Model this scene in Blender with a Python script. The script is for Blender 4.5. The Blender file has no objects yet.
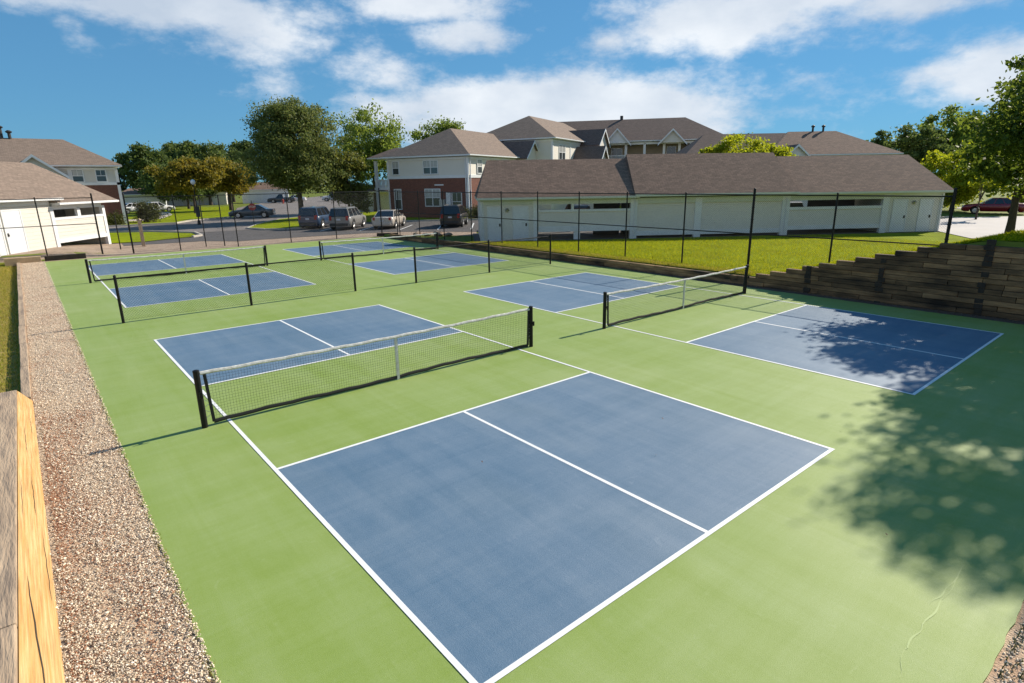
import bpy, bmesh, math, random
import numpy as np
from mathutils import Vector, Matrix, Euler
random.seed(7); rng = np.random.default_rng(11)
S = bpy.context.scene; COL = S.collection
R = math.radians

# ------------------------------------------------------------ camera
cam = bpy.data.objects.new('camera', bpy.data.cameras.new('camera')); COL.objects.link(cam)
cm = Matrix(((0.769754, 0.180835, -0.61219), (-0.63817, 0.195898, -0.744555), (-0.014715, 0.963806, 0.266197))).to_4x4()
cm.translation = Vector((-1.9579, -2.8248, 3.6285))
cam.matrix_world = cm
cam.data.lens = 20.4166; cam.data.sensor_width = 36; cam.data.clip_end = 3000; cam.data.clip_start = .05
S.camera = cam

# ------------------------------------------------------------ world: sky, clouds and added fill clouds
SUN_EL, SUN_AZ = R(32.3), R(92.5)
w = bpy.data.worlds.new('World'); S.world = w; w.use_nodes = True
nt = w.node_tree; nt.nodes.clear()
def N(t, **k):
    n = nt.nodes.new(t)
    for a, b in k.items(): setattr(n, a, b)
    return n
def mth(op, a, b=None, c=None):
    n = N('ShaderNodeMath', operation=op)
    for i, v in enumerate((a, b, c)):
        if v is None: continue
        if isinstance(v, (int, float)): n.inputs[i].default_value = v
        else: nt.links.new(v, n.inputs[i])
    return n.outputs[0]
out = N('ShaderNodeOutputWorld'); bg = N('ShaderNodeBackground')
sky = N('ShaderNodeTexSky', sky_type='NISHITA', sun_disc=False, sun_elevation=SUN_EL, sun_rotation=SUN_AZ,
        altitude=200, air_density=1.0, dust_density=0.0, ozone_density=3.0)
tc = N('ShaderNodeTexCoord'); sep = N('ShaderNodeSeparateXYZ'); nt.links.new(tc.outputs['Generated'], sep.inputs[0])
az = mth('ARCTAN2', sep.outputs[0], sep.outputs[1]); el = mth('ARCSINE', sep.outputs[2])
comb = N('ShaderNodeCombineXYZ'); nt.links.new(az, comb.inputs[0]); nt.links.new(mth('MULTIPLY', el, 1.8), comb.inputs[1])
def wnoise(scale, detail, rough, off=0):
    m = N('ShaderNodeMapping'); m.inputs['Location'].default_value = (off, off*.7, off*1.3)
    nt.links.new(comb.outputs[0], m.inputs[0])
    n = N('ShaderNodeTexNoise'); n.inputs['Scale'].default_value = scale; n.inputs['Detail'].default_value = detail
    n.inputs['Roughness'].default_value = rough; nt.links.new(m.outputs[0], n.inputs['Vector']); return n.outputs[0]
n1 = wnoise(7, 9, .62); n2 = wnoise(22, 8, .65, 3.1); n3 = wnoise(3.2, 6, .55, 7.7)
CLOUDS_AND_FILL = [(0.223, 0.235, 0.183, 0.024, 1), (0.327, 0.204, 0.071, 0.031, .9), (0.093, 0.195, 0.023, 0.03, 0.5), (0.57, 0.257, 0.106, 0.022, 0.9), (0.607, 0.213, 0.074, 0.024, 0.8), (0.496, 0.165, 0.091, 0.033, 0.6), (0.344, 0.147, 0.048, 0.024, 0.5), (1.041, 0.225, 0.17, 0.037, 1), (0.87, 0.209, 0.075, 0.027, 0.6), (1.266, 0.216, 0.119, 0.02, 0.85), (1.347, 0.123, 0.07, 0.042, 0.75), (1.254, 0.166, 0.029, 0.017, 0.45), (0.771, 0.1, 0.236, 0.042, 1.5), (1.034, 0.147, 0.059, 0.024, 0.35), (0.903, 0.14, 0.046, 0.028, 0.5), (0.562, 0.108, 0.142, 0.027, 0.9), (0.913, 0.092, 0.107, 0.032, 1.0), (0.047, 0.218, 0.039, 0.015, 0.5), (-2.5, .2, .9, .15, 1.2), (-1.3, .2, .45, .09, .9), (2.7, .2, .4, .1, .9)]  # last entries are unseen clouds out of frame, added to brighten shaded walls
acc = None
for a0, e0, ra, re, st in CLOUDS_AND_FILL:
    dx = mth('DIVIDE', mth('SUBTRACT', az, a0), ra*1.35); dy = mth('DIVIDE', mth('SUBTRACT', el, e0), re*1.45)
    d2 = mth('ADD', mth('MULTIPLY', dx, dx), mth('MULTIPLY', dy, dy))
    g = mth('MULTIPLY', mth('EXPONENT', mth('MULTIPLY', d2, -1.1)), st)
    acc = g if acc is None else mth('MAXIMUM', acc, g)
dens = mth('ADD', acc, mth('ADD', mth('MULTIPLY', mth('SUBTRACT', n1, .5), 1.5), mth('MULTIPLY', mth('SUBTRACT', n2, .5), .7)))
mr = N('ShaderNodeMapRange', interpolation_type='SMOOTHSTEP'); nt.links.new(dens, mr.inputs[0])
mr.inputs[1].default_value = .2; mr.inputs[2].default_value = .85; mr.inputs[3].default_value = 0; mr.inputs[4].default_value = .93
cramp = N('ShaderNodeMapRange'); nt.links.new(n3, cramp.inputs[0]); cramp.inputs[1].default_value = .35; cramp.inputs[2].default_value = .65
cmix = N('ShaderNodeMix', data_type='RGBA'); nt.links.new(cramp.outputs[0], cmix.inputs[0])
cmix.inputs[6].default_value = (5.1, 5.9, 7.0, 1); cmix.inputs[7].default_value = (8.9, 9.2, 9.5, 1)
tint = N('ShaderNodeMix', data_type='RGBA', blend_type='MULTIPLY'); tint.inputs[0].default_value = 1
pre = N('ShaderNodeMix', data_type='RGBA', blend_type='MULTIPLY'); pre.inputs[0].default_value = 1; nt.links.new(sky.outputs[0], pre.inputs[6]); pre.inputs[7].default_value = (.45, .76, 1.0, 1)
gam = N('ShaderNodeGamma'); gam.inputs[1].default_value = .42; nt.links.new(pre.outputs[2], gam.inputs[0])
nt.links.new(gam.outputs[0], tint.inputs[6]); tint.inputs[7].default_value = (1.03, 1.93, 2.62, 1)
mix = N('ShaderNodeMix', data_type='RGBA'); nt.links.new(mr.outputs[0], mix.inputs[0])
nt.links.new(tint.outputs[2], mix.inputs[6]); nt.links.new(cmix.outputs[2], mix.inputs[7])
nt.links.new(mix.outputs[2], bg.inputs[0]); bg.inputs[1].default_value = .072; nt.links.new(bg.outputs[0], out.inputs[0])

# ------------------------------------------------------------ sun and exposure
sl = bpy.data.lights.new('sun', 'SUN'); sl.energy = 5.0; sl.angle = R(.53); sl.color = (1, .9, .76)
sun = bpy.data.objects.new('sun', sl); COL.objects.link(sun)
sd = Vector((math.sin(SUN_AZ)*math.cos(SUN_EL), math.cos(SUN_AZ)*math.cos(SUN_EL), math.sin(SUN_EL)))
sun.rotation_euler = sd.to_track_quat('Z', 'Y').to_euler()
S.view_settings.view_transform = 'Standard'; S.view_settings.look = 'None'
S.view_settings.exposure = 0.62; S.view_settings.gamma = 1
S.render.engine = 'CYCLES'

# ------------------------------------------------------------ materials
def new_mat(name):
    m = bpy.data.materials.new(name); m.use_nodes = True; t = m.node_tree; t.nodes.clear()
    o = t.nodes.new('ShaderNodeOutputMaterial'); b = t.nodes.new('ShaderNodeBsdfPrincipled')
    t.links.new(b.outputs[0], o.inputs[0]); return m, t, b, o
def nmat(name, c1, c2=None, scale=3., rough=.7, bump=0., bscale=None, detail=6, coords='Object', stretch=(1, 1, 1),
         c3=None, s3=.6, w3=.5, spec=.5, metal=0., island=0.):
    m, t, b, o = new_mat(name); L = t.links.new
    b.inputs['Roughness'].default_value = rough; b.inputs['Metallic'].default_value = metal
    b.inputs['Specular IOR Level'].default_value = spec
    if c2 is None: c2 = tuple(x*.85 for x in c1)
    tcn = t.nodes.new('ShaderNodeTexCoord'); mp = t.nodes.new('ShaderNodeMapping'); mp.inputs['Scale'].default_value = stretch
    L(tcn.outputs[coords], mp.inputs[0])
    n = t.nodes.new('ShaderNodeTexNoise'); n.inputs['Scale'].default_value = scale; n.inputs['Detail'].default_value = detail
    n.inputs['Roughness'].default_value = .65; L(mp.outputs[0], n.inputs['Vector'])
    r = t.nodes.new('ShaderNodeMapRange'); L(n.outputs[0], r.inputs[0]); r.inputs[1].default_value = .32; r.inputs[2].default_value = .68
    x = t.nodes.new('ShaderNodeMix'); x.data_type = 'RGBA'; L(r.outputs[0], x.inputs[0])
    x.inputs[6].default_value = (*c1, 1); x.inputs[7].default_value = (*c2, 1); col = x.outputs[2]
    if c3 is not None:
        n3_ = t.nodes.new('ShaderNodeTexNoise'); n3_.inputs['Scale'].default_value = s3; n3_.inputs['Detail'].default_value = 5; L(mp.outputs[0], n3_.inputs['Vector'])
        r3 = t.nodes.new('ShaderNodeMapRange'); L(n3_.outputs[0], r3.inputs[0]); r3.inputs[1].default_value = .45; r3.inputs[2].default_value = .7; r3.inputs[4].default_value = w3
        x3 = t.nodes.new('ShaderNodeMix'); x3.data_type = 'RGBA'; L(r3.outputs[0], x3.inputs[0]); L(col, x3.inputs[6]); x3.inputs[7].default_value = (*c3, 1); col = x3.outputs[2]
    if island:
        g = t.nodes.new('ShaderNodeNewGeometry'); hs = t.nodes.new('ShaderNodeHueSaturation')
        mv = t.nodes.new('ShaderNodeMapRange'); L(g.outputs['Random Per Island'], mv.inputs[0]); mv.inputs[3].default_value = 1-island; mv.inputs[4].default_value = 1+island
        L(mv.outputs[0], hs.inputs['Value']); L(col, hs.inputs['Color']); col = hs.outputs[0]
    L(col, b.inputs['Base Color'])
    if bump:
        bn = t.nodes.new('ShaderNodeTexNoise'); bn.inputs['Scale'].default_value = bscale or scale*6; bn.inputs['Detail'].default_value = 6; L(mp.outputs[0], bn.inputs['Vector'])
        bp = t.nodes.new('ShaderNodeBump'); bp.inputs['Strength'].default_value = min(1, bump); bp.inputs['Distance'].default_value = .02
        L(bn.outputs[0], bp.inputs['Height']); L(bp.outputs[0], b.inputs['Normal'])
    return m
def leafmat(name, c1, c2, trans=.35, rough=.6):
    m, t, b, o = new_mat(name); L = t.links.new
    g = t.nodes.new('ShaderNodeNewGeometry'); x = t.nodes.new('ShaderNodeMix'); x.data_type = 'RGBA'
    L(g.outputs['Random Per Island'], x.inputs[0]); x.inputs[6].default_value = (*c1, 1); x.inputs[7].default_value = (*c2, 1)
    L(x.outputs[2], b.inputs['Base Color']); b.inputs['Roughness'].default_value = rough; b.inputs['Specular IOR Level'].default_value = .25 if 'blade' not in name else .03
    tr = t.nodes.new('ShaderNodeBsdfTranslucent'); hs = t.nodes.new('ShaderNodeHueSaturation'); hs.inputs['Value'].default_value = 1.5; hs.inputs['Hue'].default_value = .485
    L(x.outputs[2], hs.inputs['Color']); L(hs.outputs[0], tr.inputs[0])
    ms = t.nodes.new('ShaderNodeMixShader'); ms.inputs[0].default_value = trans; L(b.outputs[0], ms.inputs[1]); L(tr.outputs[0], ms.inputs[2]); L(ms.outputs[0], o.inputs[0])
    return m
def brickmat(name, c1, c2, mortar, bw, bh, msize=.01, rough=.85, bump=.4, noise=0., offset=.5):
    m, t, b, o = new_mat(name); L = t.links.new
    tcn = t.nodes.new('ShaderNodeTexCoord'); br = t.nodes.new('ShaderNodeTexBrick'); L(tcn.outputs['UV'], br.inputs[0])
    br.inputs['Color1'].default_value = (*c1, 1); br.inputs['Color2'].default_value = (*c2, 1); br.inputs['Mortar'].default_value = (*mortar, 1)
    br.inputs['Scale'].default_value = 1; br.inputs['Brick Width'].default_value = bw; br.inputs['Row Height'].default_value = bh
    br.inputs['Mortar Size'].default_value = msize; br.offset = offset
    col = br.outputs[0]
    if noise:
        n = t.nodes.new('ShaderNodeTexNoise'); n.inputs['Scale'].default_value = 6.5; n.inputs['Detail'].default_value = 8; n.inputs['Roughness'].default_value = .75; L(tcn.outputs['UV'], n.inputs['Vector'])
        r = t.nodes.new('ShaderNodeMapRange'); L(n.outputs[0], r.inputs[0]); r.inputs[1].default_value = .3; r.inputs[2].default_value = .7; r.inputs[3].default_value = 1-noise; r.inputs[4].default_value = 1+noise
        hs = t.nodes.new('ShaderNodeHueSaturation'); L(col, hs.inputs['Color']); L(r.outputs[0], hs.inputs['Value']); col = hs.outputs[0]
    L(col, b.inputs['Base Color']); b.inputs['Roughness'].default_value = rough; b.inputs['Specular IOR Level'].default_value = .3
    bp = t.nodes.new('ShaderNodeBump'); bp.inputs['Strength'].default_value = bump; bp.inputs['Distance'].default_value = .01
    L(br.outputs['Fac'], bp.inputs['Height']); bp.invert = True; L(bp.outputs[0], b.inputs['Normal'])
    return m
def sidingmat(name, c, pitch=.11):
    m, t, b, o = new_mat(name); L = t.links.new
    tcn = t.nodes.new('ShaderNodeTexCoord'); sp = t.nodes.new('ShaderNodeSeparateXYZ'); L(tcn.outputs['UV'], sp.inputs[0])
    d = t.nodes.new('ShaderNodeMath'); d.operation = 'DIVIDE'; L(sp.outputs[1], d.inputs[0]); d.inputs[1].default_value = pitch
    f = t.nodes.new('ShaderNodeMath'); f.operation = 'FRACT'; L(d.outputs[0], f.inputs[0])
    n = t.nodes.new('ShaderNodeTexNoise'); n.inputs['Scale'].default_value = 1.3; n.inputs['Detail'].default_value = 6; L(tcn.outputs['UV'], n.inputs['Vector'])
    x = t.nodes.new('ShaderNodeMix'); x.data_type = 'RGBA'; L(n.outputs[0], x.inputs[0]); x.inputs[6].default_value = (*c, 1); x.inputs[7].default_value = (*[v*.9 for v in c], 1)
    L(x.outputs[2], b.inputs['Base Color']); b.inputs['Roughness'].default_value = .55; b.inputs['Specular IOR Level'].default_value = .3
    bp = t.nodes.new('ShaderNodeBump'); bp.inputs['Strength'].default_value = 1; bp.inputs['Distance'].default_value = .018
    inv = t.nodes.new('ShaderNodeMath'); inv.operation = 'SUBTRACT'; inv.inputs[0].default_value = 1; L(f.outputs[0], inv.inputs[1])
    L(inv.outputs[0], bp.inputs['Height']); L(bp.outputs[0], b.inputs['Normal'])
    return m
def glassmat(name, c=(.02, .03, .04), rough=.06):
    m, t, b, o = new_mat(name); b.inputs['Base Color'].default_value = (*c, 1); b.inputs['Roughness'].default_value = rough
    b.inputs['Specular IOR Level'].default_value = .9; return m
def paint(name, c, rough=.3, coat=.6, metal=0.):
    m = nmat(name, c, tuple(v*.93 for v in c), scale=1.5, rough=rough, metal=metal)
    m.node_tree.nodes['Principled BSDF'].inputs['Coat Weight'].default_value = coat
    m.node_tree.nodes['Principled BSDF'].inputs['Coat Roughness'].default_value = .06
    return m
def wear(m, amt):
    t = m.node_tree; b = t.nodes['Principled BSDF']; L = t.links.new; src = b.inputs['Base Color'].links[0].from_socket
    tcn = t.nodes.new('ShaderNodeTexCoord'); val = None
    for sc, st, rot, w_, lo, hi in ((2.2, (1, .07, 1), .25, .8, .3, .7), (2.6, (.08, 1, 1), .6, .7, .3, .7), (60, (1, 1, 1), 0, .8, .25, .75), (.55, (1, 1, 1), 0, .55, .3, .7), (5, (1, 1, 1), 0, .6, .6, .72)):
        mp = t.nodes.new('ShaderNodeMapping'); mp.inputs['Scale'].default_value = st; mp.inputs['Rotation'].default_value = (0, 0, rot); L(tcn.outputs['Object'], mp.inputs[0])
        n = t.nodes.new('ShaderNodeTexNoise'); n.inputs['Scale'].default_value = sc; n.inputs['Detail'].default_value = 7; n.inputs['Roughness'].default_value = .7; n.inputs['Distortion'].default_value = .6; L(mp.outputs[0], n.inputs['Vector'])
        r = t.nodes.new('ShaderNodeMapRange'); L(n.outputs[0], r.inputs[0]); r.inputs[1].default_value = lo; r.inputs[2].default_value = hi; r.inputs[3].default_value = -amt*w_; r.inputs[4].default_value = amt*w_
        if val is None: val = r.outputs[0]
        else:
            a = t.nodes.new('ShaderNodeMath'); L(val, a.inputs[0]); L(r.outputs[0], a.inputs[1]); val = a.outputs[0]
    a = t.nodes.new('ShaderNodeMath'); L(val, a.inputs[0]); a.inputs[1].default_value = 1+amt*.4
    hs = t.nodes.new('ShaderNodeHueSaturation'); L(a.outputs[0], hs.inputs['Value']); L(src, hs.inputs['Color'])
    s2 = t.nodes.new('ShaderNodeMath'); s2.operation = 'MULTIPLY_ADD'; L(val, s2.inputs[0]); s2.inputs[1].default_value = -1.2; s2.inputs[2].default_value = .92; L(s2.outputs[0], hs.inputs['Saturation'])
    L(hs.outputs[0], b.inputs['Base Color'])
M = {}
M['green'] = nmat('court_green', (.225, .312, .072), (.245, .332, .085), scale=1.7, rough=.6, bump=.25, bscale=160, c3=(.29, .36, .12), s3=.35, w3=.5, spec=.28)
M['blue'] = nmat('court_blue', (.10, .172, .255), (.12, .19, .27), scale=2.3, rough=.58, bump=.25, bscale=160, c3=(.16, .22, .27), s3=.6, w3=.35, stretch=(1, .6, 1), spec=.4)
wear(M['green'], .07); wear(M['blue'], .10)
M['line'] = nmat('line_paint', (.8, .81, .8), (.68, .7, .7), scale=9, rough=.6)
M['black'] = nmat('black_coated_steel', (.006, .006, .007), (.01, .01, .01), scale=8, rough=.5, spec=.25)
M['wire'] = nmat('black_vinyl_wire', (.012, .014, .014), rough=.5)
M['cord'] = nmat('black_net_cord', (.016, .017, .018), rough=.8)
M['tape'] = nmat('white_net_tape', (.75, .75, .72), (.45, .44, .4), scale=11, rough=.8, c3=(.35, .34, .3), s3=25, w3=.5)
M['wood_grey'] = nmat('weathered_timber', (.47, .35, .235), (.33, .24, .16), scale=5, rough=.9, bump=.7, bscale=22, stretch=(2.2, .25, 2.2), c3=(.12, .095, .08), s3=6, w3=.6)
M['wood_yellow'] = nmat('fresh_timber', (.42, .225, .055), (.60, .40, .19), scale=9, rough=.75, bump=.6, bscale=20, stretch=(4, .12, 4), c3=(.30, .15, .045), s3=14, w3=.8)
M['wood_tan'] = nmat('tan_timber', (.5, .37, .22), (.38, .27, .16), scale=5, rough=.9, bump=.5)
M['wood_wall'] = nmat('retaining_timber', (.36, .215, .1), (.15, .088, .04), scale=3.5, rough=.92, bump=1, bscale=12, stretch=(1.5, .5, 2.2), c3=(.02, .015, .01), s3=1.3, w3=.95, island=.55)
M['wood_dark'] = nmat('dark_wet_timber', (.05, .036, .024), (.02, .016, .012), scale=6, rough=.9, bump=.6)
M['stone'] = nmat('pebble', (.70, .58, .42), (.46, .35, .25), scale=14, rough=.85, c3=(.8, .72, .6), s3=22, w3=.9, island=.45)
M['gravel'] = nmat('gravel_bed', (.6, .46, .32), (.42, .3, .2), scale=18, rough=.95, bump=1, bscale=45, c3=(.34, .16, .08), s3=1.3, w3=.85)
M['mulch'] = nmat('dark_gravel', (.17, .12, .09), (.09, .065, .05), scale=26, rough=.95, bump=1, bscale=50)
M['dirt'] = nmat('dirt_verge', (.38, .29, .215), (.28, .205, .15), scale=4, rough=.95, bump=.8, bscale=25, c3=(.2, .14, .1), s3=1.4, w3=.6)
M['grass'] = nmat('lawn', (.24, .28, .008), (.19, .25, .006), scale=2.2, rough=.9, bump=1, bscale=40, c3=(.13, .15, .008), s3=.45, w3=.7, spec=.04)
M['grassfar'] = nmat('lawn_far', (.15, .18, .02), (.11, .15, .016), scale=.3, rough=.9, bump=.5, bscale=12, c3=(.15, .16, .035), s3=.08, w3=.5, spec=.15)
M['drygrass'] = nmat('dry_grass', (.26, .24, .03), (.34, .25, .1), scale=6, rough=.95, bump=1, bscale=50, spec=.15)
M['asphalt'] = nmat('asphalt', (.075, .068, .066), (.095, .088, .085), scale=.8, rough=.85, bump=.4, bscale=60, c3=(.055, .05, .05), s3=.15, w3=.6)
M['road'] = nmat('aged_road', (.16, .14, .13), (.2, .175, .16), scale=.5, rough=.9, bump=.3, bscale=60, c3=(.12, .11, .105), s3=.2, w3=.6)
M['concrete'] = nmat('concrete', (.42, .38, .33), (.5, .46, .4), scale=.9, rough=.85, bump=.2, bscale=60)
M['palecon'] = nmat('pale_concrete', (.4, .375, .36), (.34, .32, .3), scale=.5, rough=.85)
M['shingle'] = brickmat('brown_shingles', (.235, .155, .115), (.155, .105, .08), (.115, .08, .06), .33, .15, .012, .95, .5, .28)
M['shingle_dark'] = brickmat('charcoal_shingles', (.18, .13, .108), (.13, .097, .082), (.08, .06, .052), .33, .15, .012, .95, .5, .2)
M['shingle_tan'] = brickmat('tan_shingles', (.245, .185, .145), (.185, .142, .112), (.14, .105, .085), .33, .15, .012, .95, .5, .2)
M['brick'] = brickmat('red_brick', (.21, .068, .046), (.14, .045, .034), (.2, .15, .12), .22, .075, .009, .9, .4, .2)
M['siding'] = sidingmat('beige_siding', (.74, .70, .62))
M['siding_cream'] = sidingmat('cream_siding', (.67, .635, .57), .2)
M['siding_grey'] = sidingmat('grey_siding', (.72, .68, .6))
M['trim'] = nmat('white_trim', (.74, .75, .76), (.66, .67, .68), scale=1.5, rough=.5)
M['trimgreen'] = nmat('pale_header_board', (.62, .64, .54), (.55, .58, .5), scale=1.5, rough=.6)
M['door'] = nmat('white_door', (.7, .72, .75), (.64, .66, .7), scale=1.2, rough=.45)
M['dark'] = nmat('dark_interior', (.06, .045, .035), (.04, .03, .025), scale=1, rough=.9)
M['tanwall'] = nmat('tan_recess', (.36, .29, .19), (.3, .24, .16), scale=1, rough=.8)
M['glass'] = glassmat('window_glass', (.05, .06, .065), .12)
M['blind'] = nmat('window_blind', (.45, .45, .43), (.38, .38, .37), scale=1, rough=.25, spec=.8)
M['carglass'] = glassmat('car_glass', (.012, .016, .02), .05)
M['tyre'] = nmat('tyre_rubber', (.02, .02, .02), rough=.85)
M['rim'] = nmat('alloy_rim', (.55, .55, .55), (.45, .45, .45), rough=.3, metal=.7)
M['redlens'] = nmat('red_lens', (.35, .015, .012), rough=.2)
M['clearlens'] = nmat('clear_lens', (.6, .6, .6), rough=.15)
M['plate'] = nmat('number_plate', (.55, .58, .62), rough=.4)
M['bark'] = nmat('bark', (.085, .062, .045), (.05, .038, .03), scale=6, rough=.95, bump=1, stretch=(3, 3, .6))
M['globe'] = nmat('lamp_globe', (.8, .8, .8), rough=.2)
M['signred'] = nmat('sign_red', (.32, .02, .02), (.28, .018, .018), rough=.4)
M['hyd'] = nmat('hydrant_red', (.45, .05, .03), rough=.4)
M['chrome'] = nmat('metal_fitting', (.4, .4, .4), rough=.3, metal=.8)
M['vent'] = nmat('vent_pipe', (.03, .03, .03), rough=.6)
M['leafbrown'] = nmat('dead_leaf', (.25, .12, .05), (.12, .06, .03), scale=30, rough=.8)
LEAF = {
 'oak': leafmat('leaf_oak', (.07, .11, .025), (.18, .205, .055), .35),
 'oakside': leafmat('leaf_oakside', (.08, .11, .018), (.16, .165, .03), .4),
 'light': leafmat('leaf_locust', (.10, .16, .022), (.18, .24, .04), .5),
 'olive': leafmat('leaf_olive', (.13, .13, .014), (.22, .18, .02), .45),
 'wood': leafmat('leaf_wood', (.06, .10, .022), (.11, .15, .035), .4),
 'lime': leafmat('leaf_lime', (.17, .23, .01), (.30, .33, .015), .55),
 'dark': leafmat('leaf_dark', (.04, .075, .01), (.13, .18, .02), .45),
 'darkblue': leafmat('leaf_conifer', (.015, .03, .018), (.03, .05, .025), .15),
 'shrub': leafmat('leaf_shrub', (.04, .05, .012), (.08, .09, .02), .2),
 'grass': leafmat('grass_blade', (.13, .19, .004), (.40, .40, .01), .45),
 'drygrass': leafmat('dry_blade', (.18, .23, .012), (.42, .32, .09), .4),
}

# ------------------------------------------------------------ mesh helpers
def tag(o, label=None, cat=None, group=None, kind=None):
    if label: o['label'] = label
    if cat: o['category'] = cat
    if group: o['group'] = group
    if kind: o['kind'] = kind
    return o
def empty(name, loc, label, cat, group=None):
    o = bpy.data.objects.new(name, None); o.empty_display_size = .2; COL.objects.link(o); o.location = loc
    return tag(o, label, cat, group)
class F:
    """facade frame: s along, t inward, z up"""
    def __init__(s, o, d, n, z0=0): s.o = Vector((o[0], o[1], z0)); s.d = Vector((d[0], d[1], 0)).normalized(); s.n = Vector((n[0], n[1], 0)).normalized()
    def __call__(s, a, t, z): return s.o + s.d*a + s.n*t + Vector((0, 0, z))
W0 = F((0, 0), (1, 0), (0, 1))
class MB:
    def __init__(s, fr=W0): s.v = []; s.f = []; s.fr = fr
    def P(s, *p): return s.fr(*p)
    def add(s, vs, fs):
        n = len(s.v); s.v += [tuple(v) for v in vs]; s.f += [tuple(i+n for i in f) for f in fs]
    def box(s, a0, a1, t0, t1, z0, z1):
        s.add([s.P(*p) for p in ((a0, t0, z0), (a1, t0, z0), (a1, t1, z0), (a0, t1, z0), (a0, t0, z1), (a1, t0, z1), (a1, t1, z1), (a0, t1, z1))],
              [(0, 3, 2, 1), (4, 5, 6, 7), (0, 1, 5, 4), (1, 2, 6, 5), (2, 3, 7, 6), (3, 0, 4, 7)]); return s
    def poly(s, pts): s.add([s.P(*p) for p in pts], [tuple(range(len(pts)))]); return s
    def hexa(s, lo, hi):
        s.add([s.P(*p) for p in list(lo)+list(hi)], [(3, 2, 1, 0), (4, 5, 6, 7), (0, 1, 5, 4), (1, 2, 6, 5), (2, 3, 7, 6), (3, 0, 4, 7)]); return s
    def prism_t(s, pts, t0, t1):   # polygon in (s,z) extruded along t
        n = len(pts); s.add([s.P(a, t0, z) for a, z in pts]+[s.P(a, t1, z) for a, z in pts],
              [tuple(range(n)), tuple(range(2*n-1, n-1, -1))]+[(i, n+i, n+(i+1) % n, (i+1) % n) for i in range(n)]); return s
    def tube(s, p0, p1, r0, r1=None, n=8, cap=True):
        p0 = s.P(*p0); p1 = s.P(*p1); r1 = r0 if r1 is None else r1
        ax = (p1-p0).normalized(); u = ax.orthogonal().normalized(); w_ = ax.cross(u); vs = []
        for p, r_ in ((p0, r0), (p1, r1)):
            for k in range(n): a = 2*math.pi*k/n; vs.append(p+(u*math.cos(a)+w_*math.sin(a))*r_)
        fs = [(k, (k+1) % n, n+(k+1) % n, n+k) for k in range(n)]
        if cap: fs += [tuple(range(n-1, -1, -1)), tuple(range(n, 2*n))]
        s.add(vs, fs); return s
    def lathe(s, c, prof, n=16, ax='z'):
        vs = []; c = Vector(c)
        for r_, z in prof:
            for k in range(n):
                a = 2*math.pi*k/n
                vs.append(s.P(c.x+r_*math.cos(a), c.y+r_*math.sin(a), c.z+z) if ax == 'z' else s.P(c.x+r_*math.cos(a), c.y+z, c.z+r_*math.sin(a)))
        fs = [(i*n+k, i*n+(k+1) % n, (i+1)*n+(k+1) % n, (i+1)*n+k) for i in range(len(prof)-1) for k in range(n)]
        fs += [tuple(range(n-1, -1, -1)), tuple(range((len(prof)-1)*n, len(prof)*n))]
        s.add(vs, fs); return s
    def build(s, name, mat, parent=None, base=None, smooth=False, bevel=0, mats=None):
        base = Vector(base) if base is not None else (parent.matrix_world.translation if False else Vector(WORLDLOC.get(parent, (0, 0, 0))))
        me = bpy.data.meshes.new(name); me.from_pydata([tuple(Vector(v)-base) for v in s.v], [], s.f)
        o = bpy.data.objects.new(name, me); COL.objects.link(o); me.materials.append(mat)
        bm = bmesh.new(); bm.from_mesh(me); bmesh.ops.recalc_face_normals(bm, faces=bm.faces)
        if bevel: bmesh.ops.bevel(bm, geom=[e for e in bm.edges if e.is_manifold], offset=bevel, segments=2, affect='EDGES', profile=.6)
        uvl = bm.loops.layers.uv.new('UVMap')
        for f in bm.faces:
            n = f.normal; f.smooth = smooth
            h = Vector((-n.y, n.x, 0))
            t_ = h.normalized() if h.length > .04 else Vector((1, 0, 0)); b_ = n.cross(t_)
            for l in f.loops: l[uvl].uv = (l.vert.co.dot(t_), l.vert.co.dot(b_))
        bm.to_mesh(me); bm.free()
        if parent is not None: o.parent = parent
        else: o.location = base
        WORLDLOC[o] = tuple(base)
        return o
WORLDLOC = {}
def thing(name, loc, label, cat, group=None):
    o = empty(name, loc, label, cat, group); WORLDLOC[o] = tuple(loc); return o
def npmesh(name, V, Fc, mat, loc=(0, 0, 0), parent=None):
    """V (n,3) verts local, Fc (m,k) faces"""
    me = bpy.data.meshes.new(name); k = Fc.shape[1]
    me.vertices.add(len(V)); me.vertices.foreach_set('co', V.astype(np.float32).ravel())
    me.loops.add(Fc.size); me.loops.foreach_set('vertex_index', Fc.astype(np.int32).ravel())
    me.polygons.add(len(Fc)); me.polygons.foreach_set('loop_start', np.arange(0, Fc.size, k, dtype=np.int32)); me.polygons.foreach_set('loop_total', np.full(len(Fc), k, np.int32))
    me.update(calc_edges=True); me.materials.append(mat)
    o = bpy.data.objects.new(name, me); COL.objects.link(o)
    if parent is not None: o.parent = parent
    else: o.location = loc
    return o

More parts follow.
